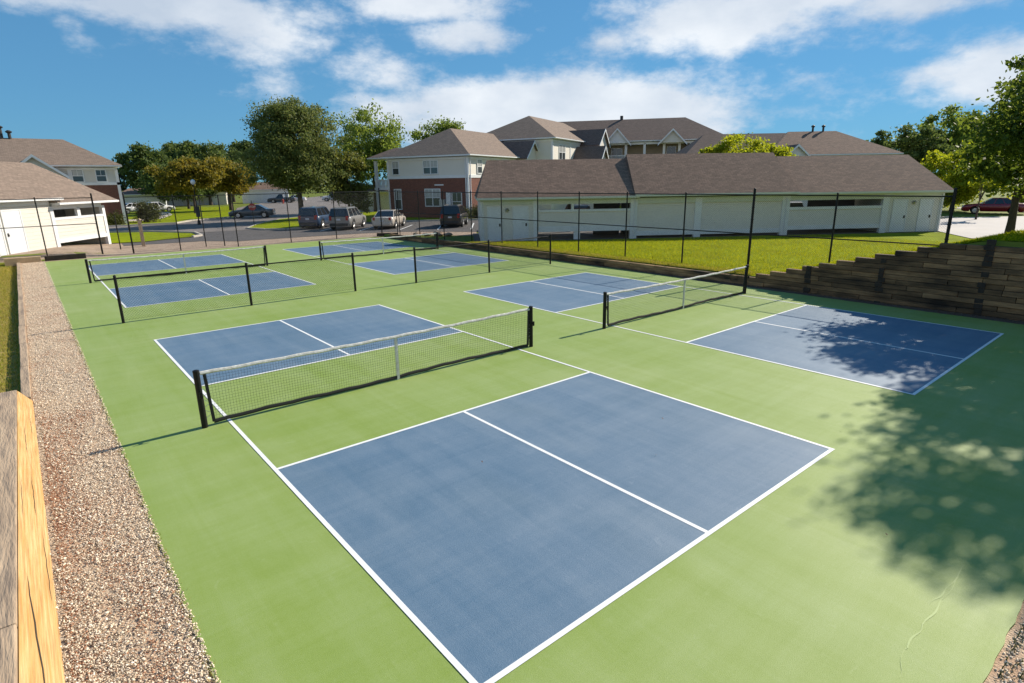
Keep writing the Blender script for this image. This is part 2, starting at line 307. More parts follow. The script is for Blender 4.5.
# ------------------------------------------------------------ terrain
def ss(x): x = max(0., min(1., x)); return x*x*(3-2*x)
def wall_top(y):
    if y > 7.2: return .29
    k = min(12, int((7.2-y)/.515)+1); return .29+.14*k
def T(y):
    if y > 7.4: return .29-.1*ss((y-22)/6)
    return min(1.95, .26+.27*(7.3-y))
def garage_x(y): return 20+(26.8-y)*1.4286
def H(x, y):
    h = -.03
    if x > 17.32:
        L = max(1.5, min(garage_x(y)-18.3, 17.)); t = (x-17.3)/L
        if y < 3: t = max(0, (x-17.3-6*ss((3-y)/4))/16.)
        h = (T(y)+.03)*(1-ss(t)) - .03
        if y > 26: h = (T(y))*(1-ss((x-17.3)/2.2)) - .03*ss((x-17.3)/2.2)
        if y > 34.5: h = -.03
    elif x < -2.5:
        h = -.13
        if y < 1: h = -.13
    if y > 35.6 and x < 3:
        h = max(h, -.03)+.33*ss((y-35.9)/1.6)*ss((2.3-x)/3.2)*(1-ss((y-46)/6))
    if y < -6: h = max(h, 1.9*ss((-6-y)/4))
    return h
def grid_ground():
    xs = list(np.arange(-700, -30, 60))+list(np.arange(-30, -3, 2))+[-2.62, -2.5, -1.5]+list(np.arange(0, 17, 1))+[17.2, 17.28, 17.36]+list(np.arange(17.8, 60, .6))+list(np.arange(60, 120, 6))+list(np.arange(120, 901, 60))
    ys = list(np.arange(-300, -20, 40))+list(np.arange(-20, -3, 1))+list(np.arange(-3, 9, .35))+list(np.arange(9, 34.4, .8))+[34.5, 34.6, 35.3]+list(np.arange(35.8, 60, .7))+list(np.arange(60, 120, 6))+list(np.arange(120, 901, 60))
    V = np.array([(x, y, H(x, y)) for y in ys for x in xs]); nx = len(xs); ny = len(ys)
    Fc = np.array([(j*nx+i, j*nx+i+1, (j+1)*nx+i+1, (j+1)*nx+i) for j in range(ny-1) for i in range(nx-1)])
    return tag(npmesh('ground', V, Fc, M['grassfar']), kind='structure')
ground = grid_ground()
def draped(name, pts, dz, mat, step=1.0, zf=H, kind='structure'):
    bm = bmesh.new(); f = bm.faces.new([bm.verts.new((x, y, 0)) for x, y in pts])
    xs = [p[0] for p in pts]; ys = [p[1] for p in pts]
    for ax, lo, hi in ((0, min(xs), max(xs)), (1, min(ys), max(ys))):
        n = int((hi-lo)/step)
        for k in range(1, n+1):
            co = [0, 0, 0]; no = [0, 0, 0]; co[ax] = lo+k*step; no[ax] = 1
            bmesh.ops.bisect_plane(bm, geom=bm.verts[:]+bm.edges[:]+bm.faces[:], plane_co=co, plane_no=no)
    for v in bm.verts: v.co.z = zf(v.co.x, v.co.y)+dz
    bmesh.ops.recalc_face_normals(bm, faces=bm.faces)
    for f in bm.faces:
        if f.normal.z < 0: f.normal_flip()
    me = bpy.data.meshes.new(name); bm.to_mesh(me); bm.free(); me.materials.append(mat)
    o = bpy.data.objects.new(name, me); COL.objects.link(o); return tag(o, kind=kind)
flat0 = lambda x, y: 0.
# near lawn above the wall, fine grass material
def lawn_sheet():
    xs = np.concatenate([np.arange(17.39, 48, .6)]); ys = np.arange(-12, 34.4, .6)
    idx = {}; V = []; Fc = []
    for j, y in enumerate(ys):
        for i, x in enumerate(xs): idx[i, j] = len(V); V.append((x, y, H(x, y)+.02))
    for j in range(len(ys)-1):
        for i in range(len(xs)-1):
            if xs[i+1] < garage_x(ys[j+1])-.3 or ys[j] < 7: Fc.append((idx[i, j], idx[i+1, j], idx[i+1, j+1], idx[i, j+1]))
    return tag(npmesh('lawn', np.array(V), np.array(Fc), M['grass']), kind='structure')
lawn_sheet()
draped('dirt_verge', [(-5, 35.2), (18.9, 35.2), (22.4, 30.5), (24.2, 33.0), (21.5, 36.6), (19.5, 38.4), (13.3, 39.3), (9, 39.6), (7.2, 41.6), (3.2, 42.1), (3.2, 44.5), (2.2, 44.8), (-5, 38)], .012, M['dirt'], .7)
draped('parking_lot', [(2.8, 42.0), (7.3, 41.5), (9, 39.5), (13.3, 39.2), (19.5, 38.3), (21.5, 36.5), (24.3, 32.9), (30.5, 26), (46, 22), (60, 30), (33.5, 43), (23.9, 49.6), (22.2, 53.5), (21.9, 56), (13, 52), (8.3, 49.5), (3, 45)], .016, M['asphalt'], 3, lambda x, y: -.02)
draped('road', [(-8, 64), (4.3, 64.6), (10, 64.5), (12.2, 68), (14.8, 70.2), (17.2, 71.5), (25.8, 102), (37, 126), (80, 192), (110, 180), (58, 115), (27, 66), (22, 57), (14.5, 49), (8.4, 50), (6.1, 54.5), (3.4, 56.3), (-8, 57)], .02, M['road'], 6, lambda x, y: -.01)
draped('grass_verge', [(2.0, 44.6), (4.2, 43.9), (5.3, 44.6), (6.7, 45.2), (7.5, 45.6), (8.0, 46.4), (8.2, 49.3), (6, 53.5), (3.3, 55.6), (-1, 56), (-1, 50)], .035, M['grass'], 1.2, lambda x, y: -.0)
draped('lawn_far', [(-8, 64.8), (4.3, 64.9), (10, 64.9), (12, 68.4), (14.8, 70.7), (17, 72), (25, 102), (27, 112), (-8, 112)], .03, M['grass'], 6, lambda x, y: 0)
draped('path', [(5, 74.6), (7.9, 72.6), (10.6, 76), (13.4, 85.6), (14.6, 94.7), (13.4, 101), (12.4, 96), (12.3, 87), (10.2, 79), (8.5, 76.8), (5, 77)], .045, M['concrete'], 6, lambda x, y: 0)
draped('building_lawn', [(24.3, 50.0), (33.8, 43.6), (60, 31), (70, 60), (30, 75), (23, 60)], .02, M['grass'], 5, lambda x, y: .0)
draped('pavement_apron', [(45.2, 9.6), (40.5, 6.5), (42, 4.0), (64.5, 4), (66, 8.2), (60.6, 12.2), (50, 14)], .02, M['palecon'], 4, lambda x, y: .0)
draped('far_lane', [(72, 9), (110, 4), (115, 12), (78, 17)], .02, M['palecon'], 4, lambda x, y: .0)

# kerbs
def kerb(name, pts, label_, h=.13, wd=.16, z=0):
    mb = MB(); n = len(pts)
    for i in range(n-1):
        p, q = Vector((*pts[i], 0)), Vector((*pts[i+1], 0)); d = (q-p).normalized(); s_ = Vector((-d.y, d.x, 0))*wd
        lo = [p, q, q+s_, p+s_]; mb.add([Vector((v.x, v.y, z-.05)) for v in lo]+[Vector((v.x, v.y, z+h)) for v in lo], [(3, 2, 1, 0), (4, 5, 6, 7), (0, 1, 5, 4), (1, 2, 6, 5), (2, 3, 7, 6), (3, 0, 4, 7)])
    o = mb.build(name, M['concrete']); return tag(o, kind='structure')
island = [(12.9, 50.6), (15.1, 55.2), (19.2, 61.5), (22.6, 64.0), (25.2, 63.4), (24.5, 58.5), (21.9, 53.4), (16.6, 47.2), (14.9, 47.2), (13.6, 48.2)]
draped('island_lawn', island, .11, M['grass'], 2, lambda x, y: 0)
kerb('kerb', island+[island[0]], 'island')
kerb('kerb', [(23.9, 49.6), (33.6, 43.2), (45, 35.5)], 'lot')
kerb('kerb', [(3.3, 56.1), (6, 54.0), (8.4, 49.4), (8.2, 46.2), (7.4, 45.3)], 'verge')
kerb('kerb', [(-8, 64.7), (10, 64.6), (12.1, 68.2), (17.1, 71.8)], 'lawn')
kerb('kerb', [(45.2, 9.9), (50, 14.2), (60.8, 12.5)], 'apron')

# ------------------------------------------------------------ court
court = [(-1.45, -2.35), (16.75, -2.35), (16.78, 9), (17.05, 13), (17.1, 26), (17.1, 33.5), (16.2, 35.3), (-1.48, 35.35)]
mb = MB(); n = len(court)
edge = []
for i in range(n):   # slightly ragged edge of the poured slab
    p, q = Vector(court[i]), Vector(court[(i+1) % n]); m_ = max(1, int((q-p).length/.12)); nn = Vector((-(q-p).y, (q-p).x)).normalized()
    for k in range(m_):
        v = p.lerp(q, k/m_); v = v+nn*random.uniform(-.012, .018); edge.append((v.x, v.y))
mb.add([(x, y, 0) for x, y in edge]+[(x, y, -.06) for x, y in edge], [tuple(range(len(edge)))]+[(i, len(edge)+i, len(edge)+(i+1) % len(edge), (i+1) % len(edge)) for i in range(len(edge))])
tag(mb.build('court_surface', M['green']), kind='structure')
CW, CL, NV = 6.096, 13.411, 2.134
COURTS = [(0, 0), (9.235, -.01), (.03, 18.5), (9.39, 18.5)]
LW = .052
bl = MB(); ln = MB()
for cx, cy in COURTS:
    n0, n1 = CL/2-NV, CL/2+NV
    for y0, y1 in ((0, n0), (n1, CL)):
        bl.add([(cx+.02, cy+y0+.02, .003), (cx+CW-.02, cy+y0+.02, .003), (cx+CW-.02, cy+y1-.02, .003), (cx+.02, cy+y1-.02, .003)], [(0, 1, 2, 3)])
    def rect(x0, x1, y0, y1, z=.006): ln.add([(cx+x0, cy+y0, z), (cx+x1, cy+y0, z), (cx+x1, cy+y1, z), (cx+x0, cy+y1, z)], [(0, 1, 2, 3)])
    rect(0, LW, 0, CL); rect(CW-LW, CW, 0, CL)
    for a in (0, CL-LW): rect(LW, CW-LW, a, a+LW)
    for a in (n0-LW, n1): rect(LW, CW-LW, a, a+LW)
    rect(CW/2-LW/2, CW/2+LW/2, LW, n0-LW); rect(CW/2-LW/2, CW/2+LW/2, n1+LW, CL-LW)
tag(bl.build('service_courts', M['blue']), kind='structure'); tag(ln.build('court_lines', M['line']), kind='structure')

# ------------------------------------------------------------ nets
def seg_prisms(segs, r, nrm):
    """segs: list of (p0,p1) world; thin triangular prisms"""
    P0 = np.array([s_[0] for s_ in segs], float); P1 = np.array([s_[1] for s_ in segs], float); d = P1-P0
    d /= np.linalg.norm(d, axis=1)[:, None]; nr = np.array(nrm, float); u = np.cross(d, nr); u /= np.linalg.norm(u, axis=1)[:, None]
    V = []
    for P_ in (P0, P1):
        for a in (0, 2.0944, 4.18879): V.append(P_+r*(u*math.cos(a)+nr*math.sin(a)))
    V = np.stack(V, 1).reshape(-1, 3); m = len(segs); base = (np.arange(m)*6)[:, None]
    Fc = np.concatenate([base+np.array([[0, 1, 4, 3]]), base+np.array([[1, 2, 5, 4]]), base+np.array([[2, 0, 3, 5]])])
    return V, Fc
def net(cx, cy, label, ttl, lean=0):
    y = cy+CL/2; x0, x1 = cx-.34, cx+CW+.34
    t = thing('pickleball_net', (cx+CW/2, y, 0), label, 'net', 'nets across the pickleball courts')
    for x in (x0, x1):
        mb = MB().tube((x, y, 0), (x, y, .91), .045, n=14); mb.lathe((x, y, .91), [(.048, 0), (.046, .02), (.02, .03)], 14)
        po = mb.build('post', M['black'], t, smooth=False)
        mb = MB().tube((x, y+.0, .55), (x, y-.085, .55), .016, n=8); mb.box(x-.02, x+.02, y-.1, y-.08, .5, .6); mb.build('tension_crank', M['black'], po)
    a0, a1 = x0+.14, x1-.1
    hh = lambda x: .865+.03*(abs((x-(x0+x1)/2))/((x1-x0)/2))**2      # sags to 34 in at the centre
    bot = lambda x: .06+.035*math.sin((x-x0)*1.7)*.4
    segs = []
    nx = int((a1-a0)/.045)
    for i in range(nx+1):
        x = a0+(a1-a0)*i/nx; segs.append(((x, y, bot(x)), (x, y, hh(x))))
    for j in range(1, 18):
        for i in range(0, 24):
            xa, xb = a0+(a1-a0)*i/24, a0+(a1-a0)*(i+1)/24; f = j/18
            segs.append(((xa, y, bot(xa)+(hh(xa)-bot(xa))*f), (xb, y, bot(xb)+(hh(xb)-bot(xb))*f)))
    V, Fc = seg_prisms(segs, .0016, (0, 1, 0)); V -= np.array(t.location)
    npmesh('netting', V, Fc, M['cord'], parent=t)
    def strip(name, mat, f0, f1, th, k=32, xa=a0, xb=a1, wob=0):
        mb = MB(); pts = []
        for i in range(k+1):
            x = xa+(xb-xa)*i/k; wz = wob*math.sin(i*1.9+cx)*.006
            pts.append((x, f0(x)+wz, f1(x)+wz))
        for (xa_, p, q), (xb_, p2, q2) in zip(pts, pts[1:]):
            ra = [(xa_, y-th*.4, p), (xa_, y-th, p*.6+q*.4), (xa_, y-th*.55, p*.15+q*.85), (xa_, y, q), (xa_, y+th*.55, p*.15+q*.85), (xa_, y+th, p*.6+q*.4), (xa_, y+th*.4, p)]
            rb = [(xb_, v[1], v[2]-p+p2+(q2-p2-q+p)*((v[2]-p)/(q-p))) for v in ra]
            mb.add(ra+rb, [(k_, (k_+1) % 7, 7+(k_+1) % 7, 7+k_) for k_ in range(7)])
        return mb.build(name, mat, t)
    strip('top_tape', M['tape'], lambda x: hh(x)-.047, lambda x: hh(x)+.01, .02, wob=1, xa=x0+.05, xb=x1-.05)
    strip('bottom_band', M['cord'], lambda x: bot(x)-.03, lambda x: bot(x)+.035, .014, wob=1)
    xm = (x0+x1)/2; MB().box(xm-.026, xm+.026, y-.014, y+.014, .0, hh(xm)-.04).build('center_strap', M['tape'], t)
    for xs_, dx in ((a0, .035), (a1, -.035)):
        MB().hexa([(xs_-.022, y-.012, bot(xs_)), (xs_+.022, y-.012, bot(xs_)), (xs_+.022, y+.012, bot(xs_)), (xs_-.022, y+.012, bot(xs_))],
                  [(xs_-dx-.022, y-.012, hh(xs_)), (xs_-dx+.022, y-.012, hh(xs_)), (xs_-dx+.022, y+.012, hh(xs_)), (xs_-dx-.022, y+.012, hh(xs_))]).build('side_band', M['cord'], t)
    sg = []
    for xs_, xp in ((a0, x0), (a1, x1)):
        mb = MB(); zz = np.linspace(.12, .82, 9)
        for q in range(8): mb.tube((xs_ if q % 2 else xp, y, zz[q]), (xp if q % 2 else xs_, y, zz[q+1]), .0035, n=5, cap=False)
        mb.build('lacing', M['tape'], t)
net(0, 0, 'nearest pickleball net, with white top tape, on the front left court', 0)
net(9.235, -.01, 'pickleball net on the front right court, its right post beside the timber wall', 0)
net(.03, 18.55, 'pickleball net on the far left court, behind the low black fence', 0)
net(9.39, 18.55, 'pickleball net on the far right court, nearest the parked cars', 0)

# ------------------------------------------------------------ chain link fences
def clip_lines(quad, pitch):
    """diagonal lattice clipped to a convex quad in (s,z)"""
    segs = []; q = [np.array(p, float) for p in quad]
    smin = min(p[0] for p in q); smax = max(p[0] for p in q); zmin = min(p[1] for p in q); zmax = max(p[1] for p in q)
    for sgn in (1, -1):
        lo, hi = (smin-zmax, smax-zmin) if sgn == 1 else (smin+zmin, smax+zmax)
        k0 = math.floor(lo/pitch); k1 = math.ceil(hi/pitch)
        for k in range(k0, k1+1):
            c_ = k*pitch      # s - sgn*z = c_
            p0 = np.array([c_+sgn*(zmin-.1), zmin-.1]); p1 = np.array([c_+sgn*(zmax+.1), zmax+.1]); t0, t1 = 0., 1.
            ok = True; d = p1-p0
            for i in range(4):
                a, b = q[i], q[(i+1) % 4]; e = b-a; nn = np.array([-e[1], e[0]])
                num = nn@(p0-a); den = nn@d
                if abs(den) < 1e-9:
                    if num < 0: ok = False; break
                    continue
                tt = -num/den
                if den > 0: t0 = max(t0, tt)
                else: t1 = min(t1, tt)
            if ok and t1-t0 > 1e-3: segs.append((p0+d*t0, p0+d*t1))
    return segs
def fence(label, posts, ztop, zg, cat='fence', group=None, name='chain_link_fence', rail_z=None, pr=.03, pitch=.071, wr=.002, thick=(), tops=None, gap=.06, skipbays=()):
    """posts: list of (x,y)"""
    b0 = (posts[0][0], posts[0][1], zg(*posts[0])); t = thing(name, b0, label, cat, group); B = np.array(b0)
    for i, (x, y) in enumerate(posts):
        r_ = pr*(1.45 if i in thick else 1); zt = ztop+.05+(.14 if i in thick else 0)
        mb = MB().tube((x, y, zg(x, y)-.05), (x, y, zt), r_, n=10); mb.lathe((x, y, zt), [(r_*1.1, 0), (r_*.9, .03), (.005, .05)], 10)
        po = mb.build('post', M['black'], t)
        if i in thick:
            for z in np.arange(zg(x, y)+.2, ztop, .42): MB().lathe((x, y, z), [(r_*1.25, -.012), (r_*1.25, .012)], 10).build('tension_band', M['black'], po)
    for i in range(len(posts)-1):
        if i in skipbays: continue
        p, q = Vector(posts[i]), Vector(posts[i+1]); d = (q-p); L = d.length; d.normalize()
        nr = (-d.y, d.x, 0)
        MB().tube((p.x, p.y, ztop), (q.x, q.y, ztop), .021, n=8).build('top_rail', M['black'], t)
        z0, z1 = zg(*p)+gap, zg(*q)+gap
        if rail_z: 
            if rail_z > max(z0, z1)-.1: MB().tube((p.x, p.y, rail_z), (q.x, q.y, rail_z), .019, n=8).build('mid_rail', M['black'], t)
        segs = clip_lines([(0, z0), (L, z1), (L, ztop), (0, ztop)], pitch)
        w3 = [((p.x+d.x*a[0], p.y+d.y*a[0], a[1]), (p.x+d.x*b[0], p.y+d.y*b[0], b[1])) for a, b in segs]
        w3.append(((p.x, p.y, z0+.02), (q.x, q.y, z1+.02)))
        V, Fc = seg_prisms(w3, wr, nr); V -= B
        npmesh('wire_mesh', V, Fc, M['wire'], parent=t)
    return t
z0f = lambda x, y: 0.
fence('low black chain link fence behind the near left court', [(-.3, 16.1), (3.1, 16.12), (6.59, 16.15)], 1.24, z0f, group='low divider fences', pr=.038, thick=(), wr=.0023, rail_z=None)
fence('low black chain link fence between the two right hand courts', [(9.02, 16.13), (12.53, 16.2), (16.03, 16.25)], 1.24, z0f, group='low divider fences', pr=.038, wr=.0023)
rp = [(18.3, 2.18), (18.3, 5.28), (18.3, 8.09), (18.3, 10.92), (18.3, 13.85), (18.3, 16.7), (18.3, 19.6), (18.3, 22.55), (18.3, 25.4), (18.3, 28.35), (18.3, 31.3), (18.3, 34.0)]
fence('tall black chain link fence on the grass above the timber retaining wall', rp, 3.03, H, rail_z=1.66, thick=(0, 2), gap=.03)
fence('tall black chain link fence along the far end before the parking lot', [(18.3, 34.3), (18.0, 36.1), (14.4, 35.75), (11.3, 35.75), (8.06, 35.8), (4.94, 36.1), (2.62, 36.5)], 3.08, lambda x, y: H(x, y)+.03, rail_z=None, thick=(1, 6), gap=.03)
fence('tall black chain link fence in front of the left cream garage', [(1.19, 36.85), (-1.25, 36.6), (-3.7, 36.2), (-6.2, 35.8)], 3.1, lambda x, y: H(x, y)+.03, rail_z=1.72, thick=(0,), gap=.03)
# free-standing posts beside the court gate
for (x, y, h, lab) in ((2.35, 39.6, 1.95, 'short thin black fence post standing behind the gate opening'), (6.6, 37.4, 3.05, 'black fence post left of the lamp, behind the far fence'), (7.55, 36.9, 3.05, 'black fence post just right of the lamp, behind the far fence')):
    mb = MB().tube((x, y, -.05), (x, y, h), .032, n=10); mb.lathe((x, y, h), [(.035, 0), (.03, .03), (.005, .05)], 10)
    tag(mb.build('fence_post', M['black'], base=(x, y, 0)), lab, 'post')
# brown stub post
mb = MB().box(3.62, 3.8, 40.6, 40.78, -.1, 1.62); mb.lathe((3.71, 40.69, 1.62), [(.12, 0), (.12, .04), (.02, .1)], 4)
tag(mb.build('timber_post', M['wood_grey'], base=(3.7, 40.7, 0), bevel=.01), 'stubby grey-brown timber post at the edge of the grass verge', 'post')

# ------------------------------------------------------------ retaining wall
def course(mb, x0, x1, ya, yb, z, h, jit=.022):
    y = ya
    while y < yb-.05:
        y2 = min(yb, y+random.choice((2.44, 2.44, 1.8, 1.22))); dx = random.uniform(-jit, jit)
        g_ = .006; mb.box(x0+dx, x1+dx, y+g_, y2-g_, z+.004, z+h-.006); y = y2
t = thing('retaining_wall', (17.2, 7, 0), 'dark brown stacked timber retaining wall stepping up to the right', 'wall')
for j in range(15):
    z = -.27+.14*j; mb = MB()
    if j < 4: ya, yb = -9, 33.5
    else: ya, yb = -9, 7.2-.515*(j-4)
    ya += random.uniform(0, .5)
    course(mb, 17.2, 17.38, ya, yb, z, .14)
    o = mb.build('timber_course', M['wood_wall'], t, bevel=.008)
for y in (5.42, 3.35, .95, -1.5):
    mb = MB()
    k = 0
    while -.1+.14*k < wall_top(y+.1)-.1:
        if random.random() < .75: mb.box(17.17+random.uniform(-.01, .01), 17.24, y-random.uniform(.05, .12), y+random.uniform(.05, .12), -.1+.14*k, .03+.14*k)
        k += 1
    mb.build('tieback_end', M['wood_dark'], t, bevel=.006)

# ------------------------------------------------------------ left border
draped('gravel_bed', [(-2.42, -6), (-1.46, -6), (-1.44, 0), (-1.44, 15), (-1.46, 36), (-2.55, 36)], .0, M['gravel'], 1.5, lambda x, y: -.012)
draped('gravel_strip', [(16.7, -8), (17.2, -8), (17.2, 33.5), (17.05, 33.5), (17.0, 14), (16.7, 9)], .0, M['mulch'], 1.5, lambda x, y: -.012)
draped('gravel_margin', [(-1.5, -2.3), (17.2, -2.3), (17.2, -7), (-1.5, -7)], 0, M['gravel'], 1.5, lambda x, y: -.02+.5*ss((-2.6-y)/3))
def stones(name, n, fx, fy, r0, r1, mat, label, zf=lambda x, y: 0, keep=None):
    x = fx(n); y = fy(n)
    if keep is not None: k = keep(x, y); x = x[k]; y = y[k]; n = len(x)
    r = r0+(r1-r0)*rng.uniform(0, 1, n)**1.6
    oc = np.array([(1, 0, 0), (0, 1, 0), (-1, 0, 0), (0, -1, 0), (0, 0, .7), (0, 0, -.7)], float)
    sc = rng.uniform(.5, 1.25, (n, 1, 3)); V = oc[None]*sc*r[:, None, None]+rng.normal(0, .18, (n, 6, 3))*r[:, None, None]
    a = rng.uniform(0, 6.28, n); ca, sa = np.cos(a)[:, None], np.sin(a)[:, None]; X = V[:, :, 0]*ca-V[:, :, 1]*sa; Y = V[:, :, 0]*sa+V[:, :, 1]*ca
    z = np.array([zf(a_, b_) for a_, b_ in zip(x, y)])+r*.2
    V = np.stack([X+x[:, None], Y+y[:, None], V[:, :, 2]+z[:, None]], 2).reshape(-1, 3)
    f = np.array([(0, 1, 4), (1, 2, 4), (2, 3, 4), (3, 0, 4), (1, 0, 5), (2, 1, 5), (3, 2, 5), (0, 3, 5)])
    Fc = (np.arange(n)*6)[:, None, None]+f[None]; o = npmesh(name, V, Fc.reshape(-1, 3), mat); return tag(o, label, kind='stuff')
M['stone_red'] = nmat('reddish_chips', (.42, .2, .1), (.3, .13, .07), scale=14, rough=.85, island=.4)
stones('gravel', 130000, lambda n: -1.43-rng.uniform(0, .95, n), lambda n: -1.5+rng.uniform(0, 1, n)**2.0*37, .004, .014, M['stone'], 'tan gravel between the timber edging and the court', keep=lambda x, y: rng.uniform(0, 1, len(x)) > .8*np.exp(-((x+2.0-.25*np.sin(y*.8+.5)+.05*np.sin(y*5))/.13)**2)*(y < 9)*(.5+.5*np.sin(y*1.7+1)**2)+.6*np.exp(-((x+2.38)/.1)**2)*(y < 8))
stones('gravel', 500, lambda n: -1.5-rng.uniform(0, .85, n), lambda n: rng.uniform(0, 12, n), .014, .026, M['stone'], 'larger pale stones scattered over the gravel strip')
def reddish(n): return -1.95+.22*np.sin(np.linspace(0, 7, n))+rng.normal(0, .12, n)
stones('wood_chips', 9000, lambda n: np.clip(np.where(rng.uniform(0, 1, n) < .55, reddish(n), -2.3+np.abs(rng.normal(0, .11, n))), -2.36, -1.5), lambda n: np.linspace(0.5, 9, n)+rng.normal(0, .2, n), .004, .012, M['stone_red'], 'reddish chips scattered in the gravel strip')
stones('gravel', 9000, lambda n: 16.85+rng.uniform(0, .38, n), lambda n: -2+rng.uniform(0, 1, n)*34, .008, .02, M['mulch'], 'small stones along the foot of the timber wall')
stones('gravel', 9000, lambda n: rng.uniform(1.5, 8, n), lambda n: -2.37-rng.uniform(0, .9, n), .008, .02, M['stone'], 'gravel and chips beyond the near edge of the court', lambda x, y: -.02+.5*ss((-2.6-y)/3))
# far left edging timbers
mb = MB()
y = 10.2
while y < 36.2:
    y2 = min(36.3, y+2.44); dx = random.uniform(-.01, .01); mb.box(-2.54+dx, -2.4+dx, y+.01, y2-.01, -.14, .045); y = y2
tag(mb.build('edging_timber', M['wood_grey'], base=(-2.47, 22, 0), bevel=.012), 'long grey timber edging between the gravel strip and the grass', 'edging')
# big near timber: weathered top, fresh yellow face
t = thing('landscape_timber', (-2.6, 5, 0), 'large timber in the near left corner, grey on top with a fresh yellow sawn face', 'timber')
mb = MB(); ya, yb = -4., 10.05
mb.add([(-2.56, ya, .34), (-2.30, ya, 0), (-2.62, ya, -.2), (-2.555, yb, .235), (-2.385, yb, .0), (-2.62, yb, -.15)], [(0, 1, 2), (5, 4, 3), (0, 3, 4, 1), (1, 4, 5, 2), (2, 5, 3, 0)])
mb.build('yellow_face', M['wood_yellow'], t)
mb = MB(); mb.hexa([(-3.1, 2.65, -.15), (-2.565, 2.65, -.15), (-2.565, yb+.05, -.15), (-3.1, yb+.05, -.15)], [(-3.1, 2.65, .33), (-2.565, 2.65, .33), (-2.562, yb+.05, .24), (-3.1, yb+.05, .24)])
mb.hexa([(-3.1, ya, -.15), (-2.565, ya, -.15), (-2.565, 2.63, -.15), (-3.1, 2.63, -.15)], [(-3.1, ya, .36), (-2.565, ya, .36), (-2.565, 2.63, .335), (-3.1, 2.63, .335)])
mb.build('weathered_top', M['wood_grey'], t, bevel=.012)
# cracks in the yellow face: thin dark splits
mb = MB()
def face_pt(u, y): # u 0..1 from the top edge to the bottom edge of the yellow face
    f = (y-ya)/(yb-ya); x0 = -2.56+.005*f; z0 = .34-.105*f; x1 = -2.30-.085*f; z1 = 0
    return Vector((x0+(x1-x0)*u+.0015, y, z0+(z1-z0)*u+.0015))
for u0, y0, u1, y1, wd in ((.22, 3.6, .62, 1.6, .035), (.55, 6.2, .62, 5.0, .02), (.8, 4.6, .88, 3.2, .018), (.35, 8.2, .42, 7.0, .02), (.12, 6.0, .16, 4.8, .015), (.7, 8.9, .76, 8.0, .02)):
    k = 10; L_, R_ = [], []
    for i in range(k+1):
        f = i/k; uu = u0+(u1-u0)*f+.012*math.sin(i*2.1); yy = y0+(y1-y0)*f; w_ = wd*math.sin(math.pi*f)**.7
        L_.append(face_pt(uu-w_/2, yy)); R_.append(face_pt(uu+w_/2, yy))
    for i in range(k): mb.add([L_[i], R_[i], R_[i+1], L_[i+1]], [(0, 1, 2, 3)])
mb.build('crack', M['wood_dark'], t)
# planter timbers at the far left court corner
tag(MB().box(-3.0, -1.55, 35.5, 35.75, -.1, .28).build('timber_beam', M['wood_tan'], base=(-2.2, 35.6, 0), bevel=.015), 'tan timber beam at the end of the gravel strip by the cream garage', 'timber')
tag(MB().box(-1.4, .35, 35.75, 36.0, -.1, .24).build('timber_beam', M['wood_dark'], base=(-.5, 35.8, 0), bevel=.015), 'dark timber beam behind the far left court corner', 'timber')

# ------------------------------------------------------------ grass blades
def blades(name, n, fx, fy, h0, h1, w_, mat, label, keep=None, zf=H):
    x = fx(n); y = fy(n)
    if keep is not None:
        k = np.array([keep(a, b) for a, b in zip(x, y)]); x = x[k]; y = y[k]; n = len(x)
    z = np.array([zf(a, b) for a, b in zip(x, y)]); a = rng.uniform(0, 6.28, n); h = rng.uniform(h0, h1, n)
    dx, dy = np.cos(a)*w_, np.sin(a)*w_; lx, ly = rng.normal(0, .5, n)*h, rng.normal(0, .5, n)*h
    V = np.stack([np.stack([x-dx, y-dy, z], 1), np.stack([x+dx, y+dy, z], 1), np.stack([x+lx, y+ly, z+h], 1)], 1).reshape(-1, 3)
    return tag(npmesh(name, V, np.arange(3*n).reshape(-1, 3), mat), label, kind='stuff')
blades('grass', 170000, lambda n: 17.47+rng.uniform(0, 1, n)**1.4*20, lambda n: rng.uniform(-2, 30, n), .05, .10, .008, LEAF['grass'], 'mown yellow-green grass on the bank above the timber wall', lambda x, y: x < garage_x(y)-.8 and not (y > 24.5), lambda x, y: H(x, y)+.015)
draped('worn_verge', [(17.42, 7.6), (18.15, 9), (18.3, 16), (18.2, 24), (17.42, 24)], .03, M['drygrass'], .5)
blades('grass', 14000, lambda n: 17.42+np.abs(rng.normal(0, .38, n)), lambda n: rng.uniform(7.5, 24.5, n), .03, .1, .008, LEAF['drygrass'], 'dry brownish grass fringe along the top of the low timber wall', None, lambda x, y: H(x, y)+.02)
blades('grass', 26000, lambda n: rng.uniform(-4.2, -2.58, n), lambda n: rng.uniform(10, 36, n), .03, .11, .008, LEAF['drygrass'], 'patchy dry grass left of the timber edging')
draped('dry_grass_strip', [(-6, 10), (-2.56, 10), (-2.56, 35.4), (-6, 35.4)], .01, M['drygrass'], 2)
blades('weeds', 2500, lambda n: -1.46+rng.normal(0, .02, n), lambda n: -1+rng.uniform(0, 1, n)**1.5*20, .01, .045, .004, LEAF['drygrass'], 'fine weeds along the left court edge', None, lambda x, y: -.01)
blades('weeds', 900, lambda n: rng.uniform(2, 7, n), lambda n: -2.4-rng.uniform(0, .7, n)**2, .02, .07, .005, LEAF['shrub'], 'weeds in the gravel at the near court edge', None, lambda x, y: -.02+.5*ss((-2.6-y)/3))

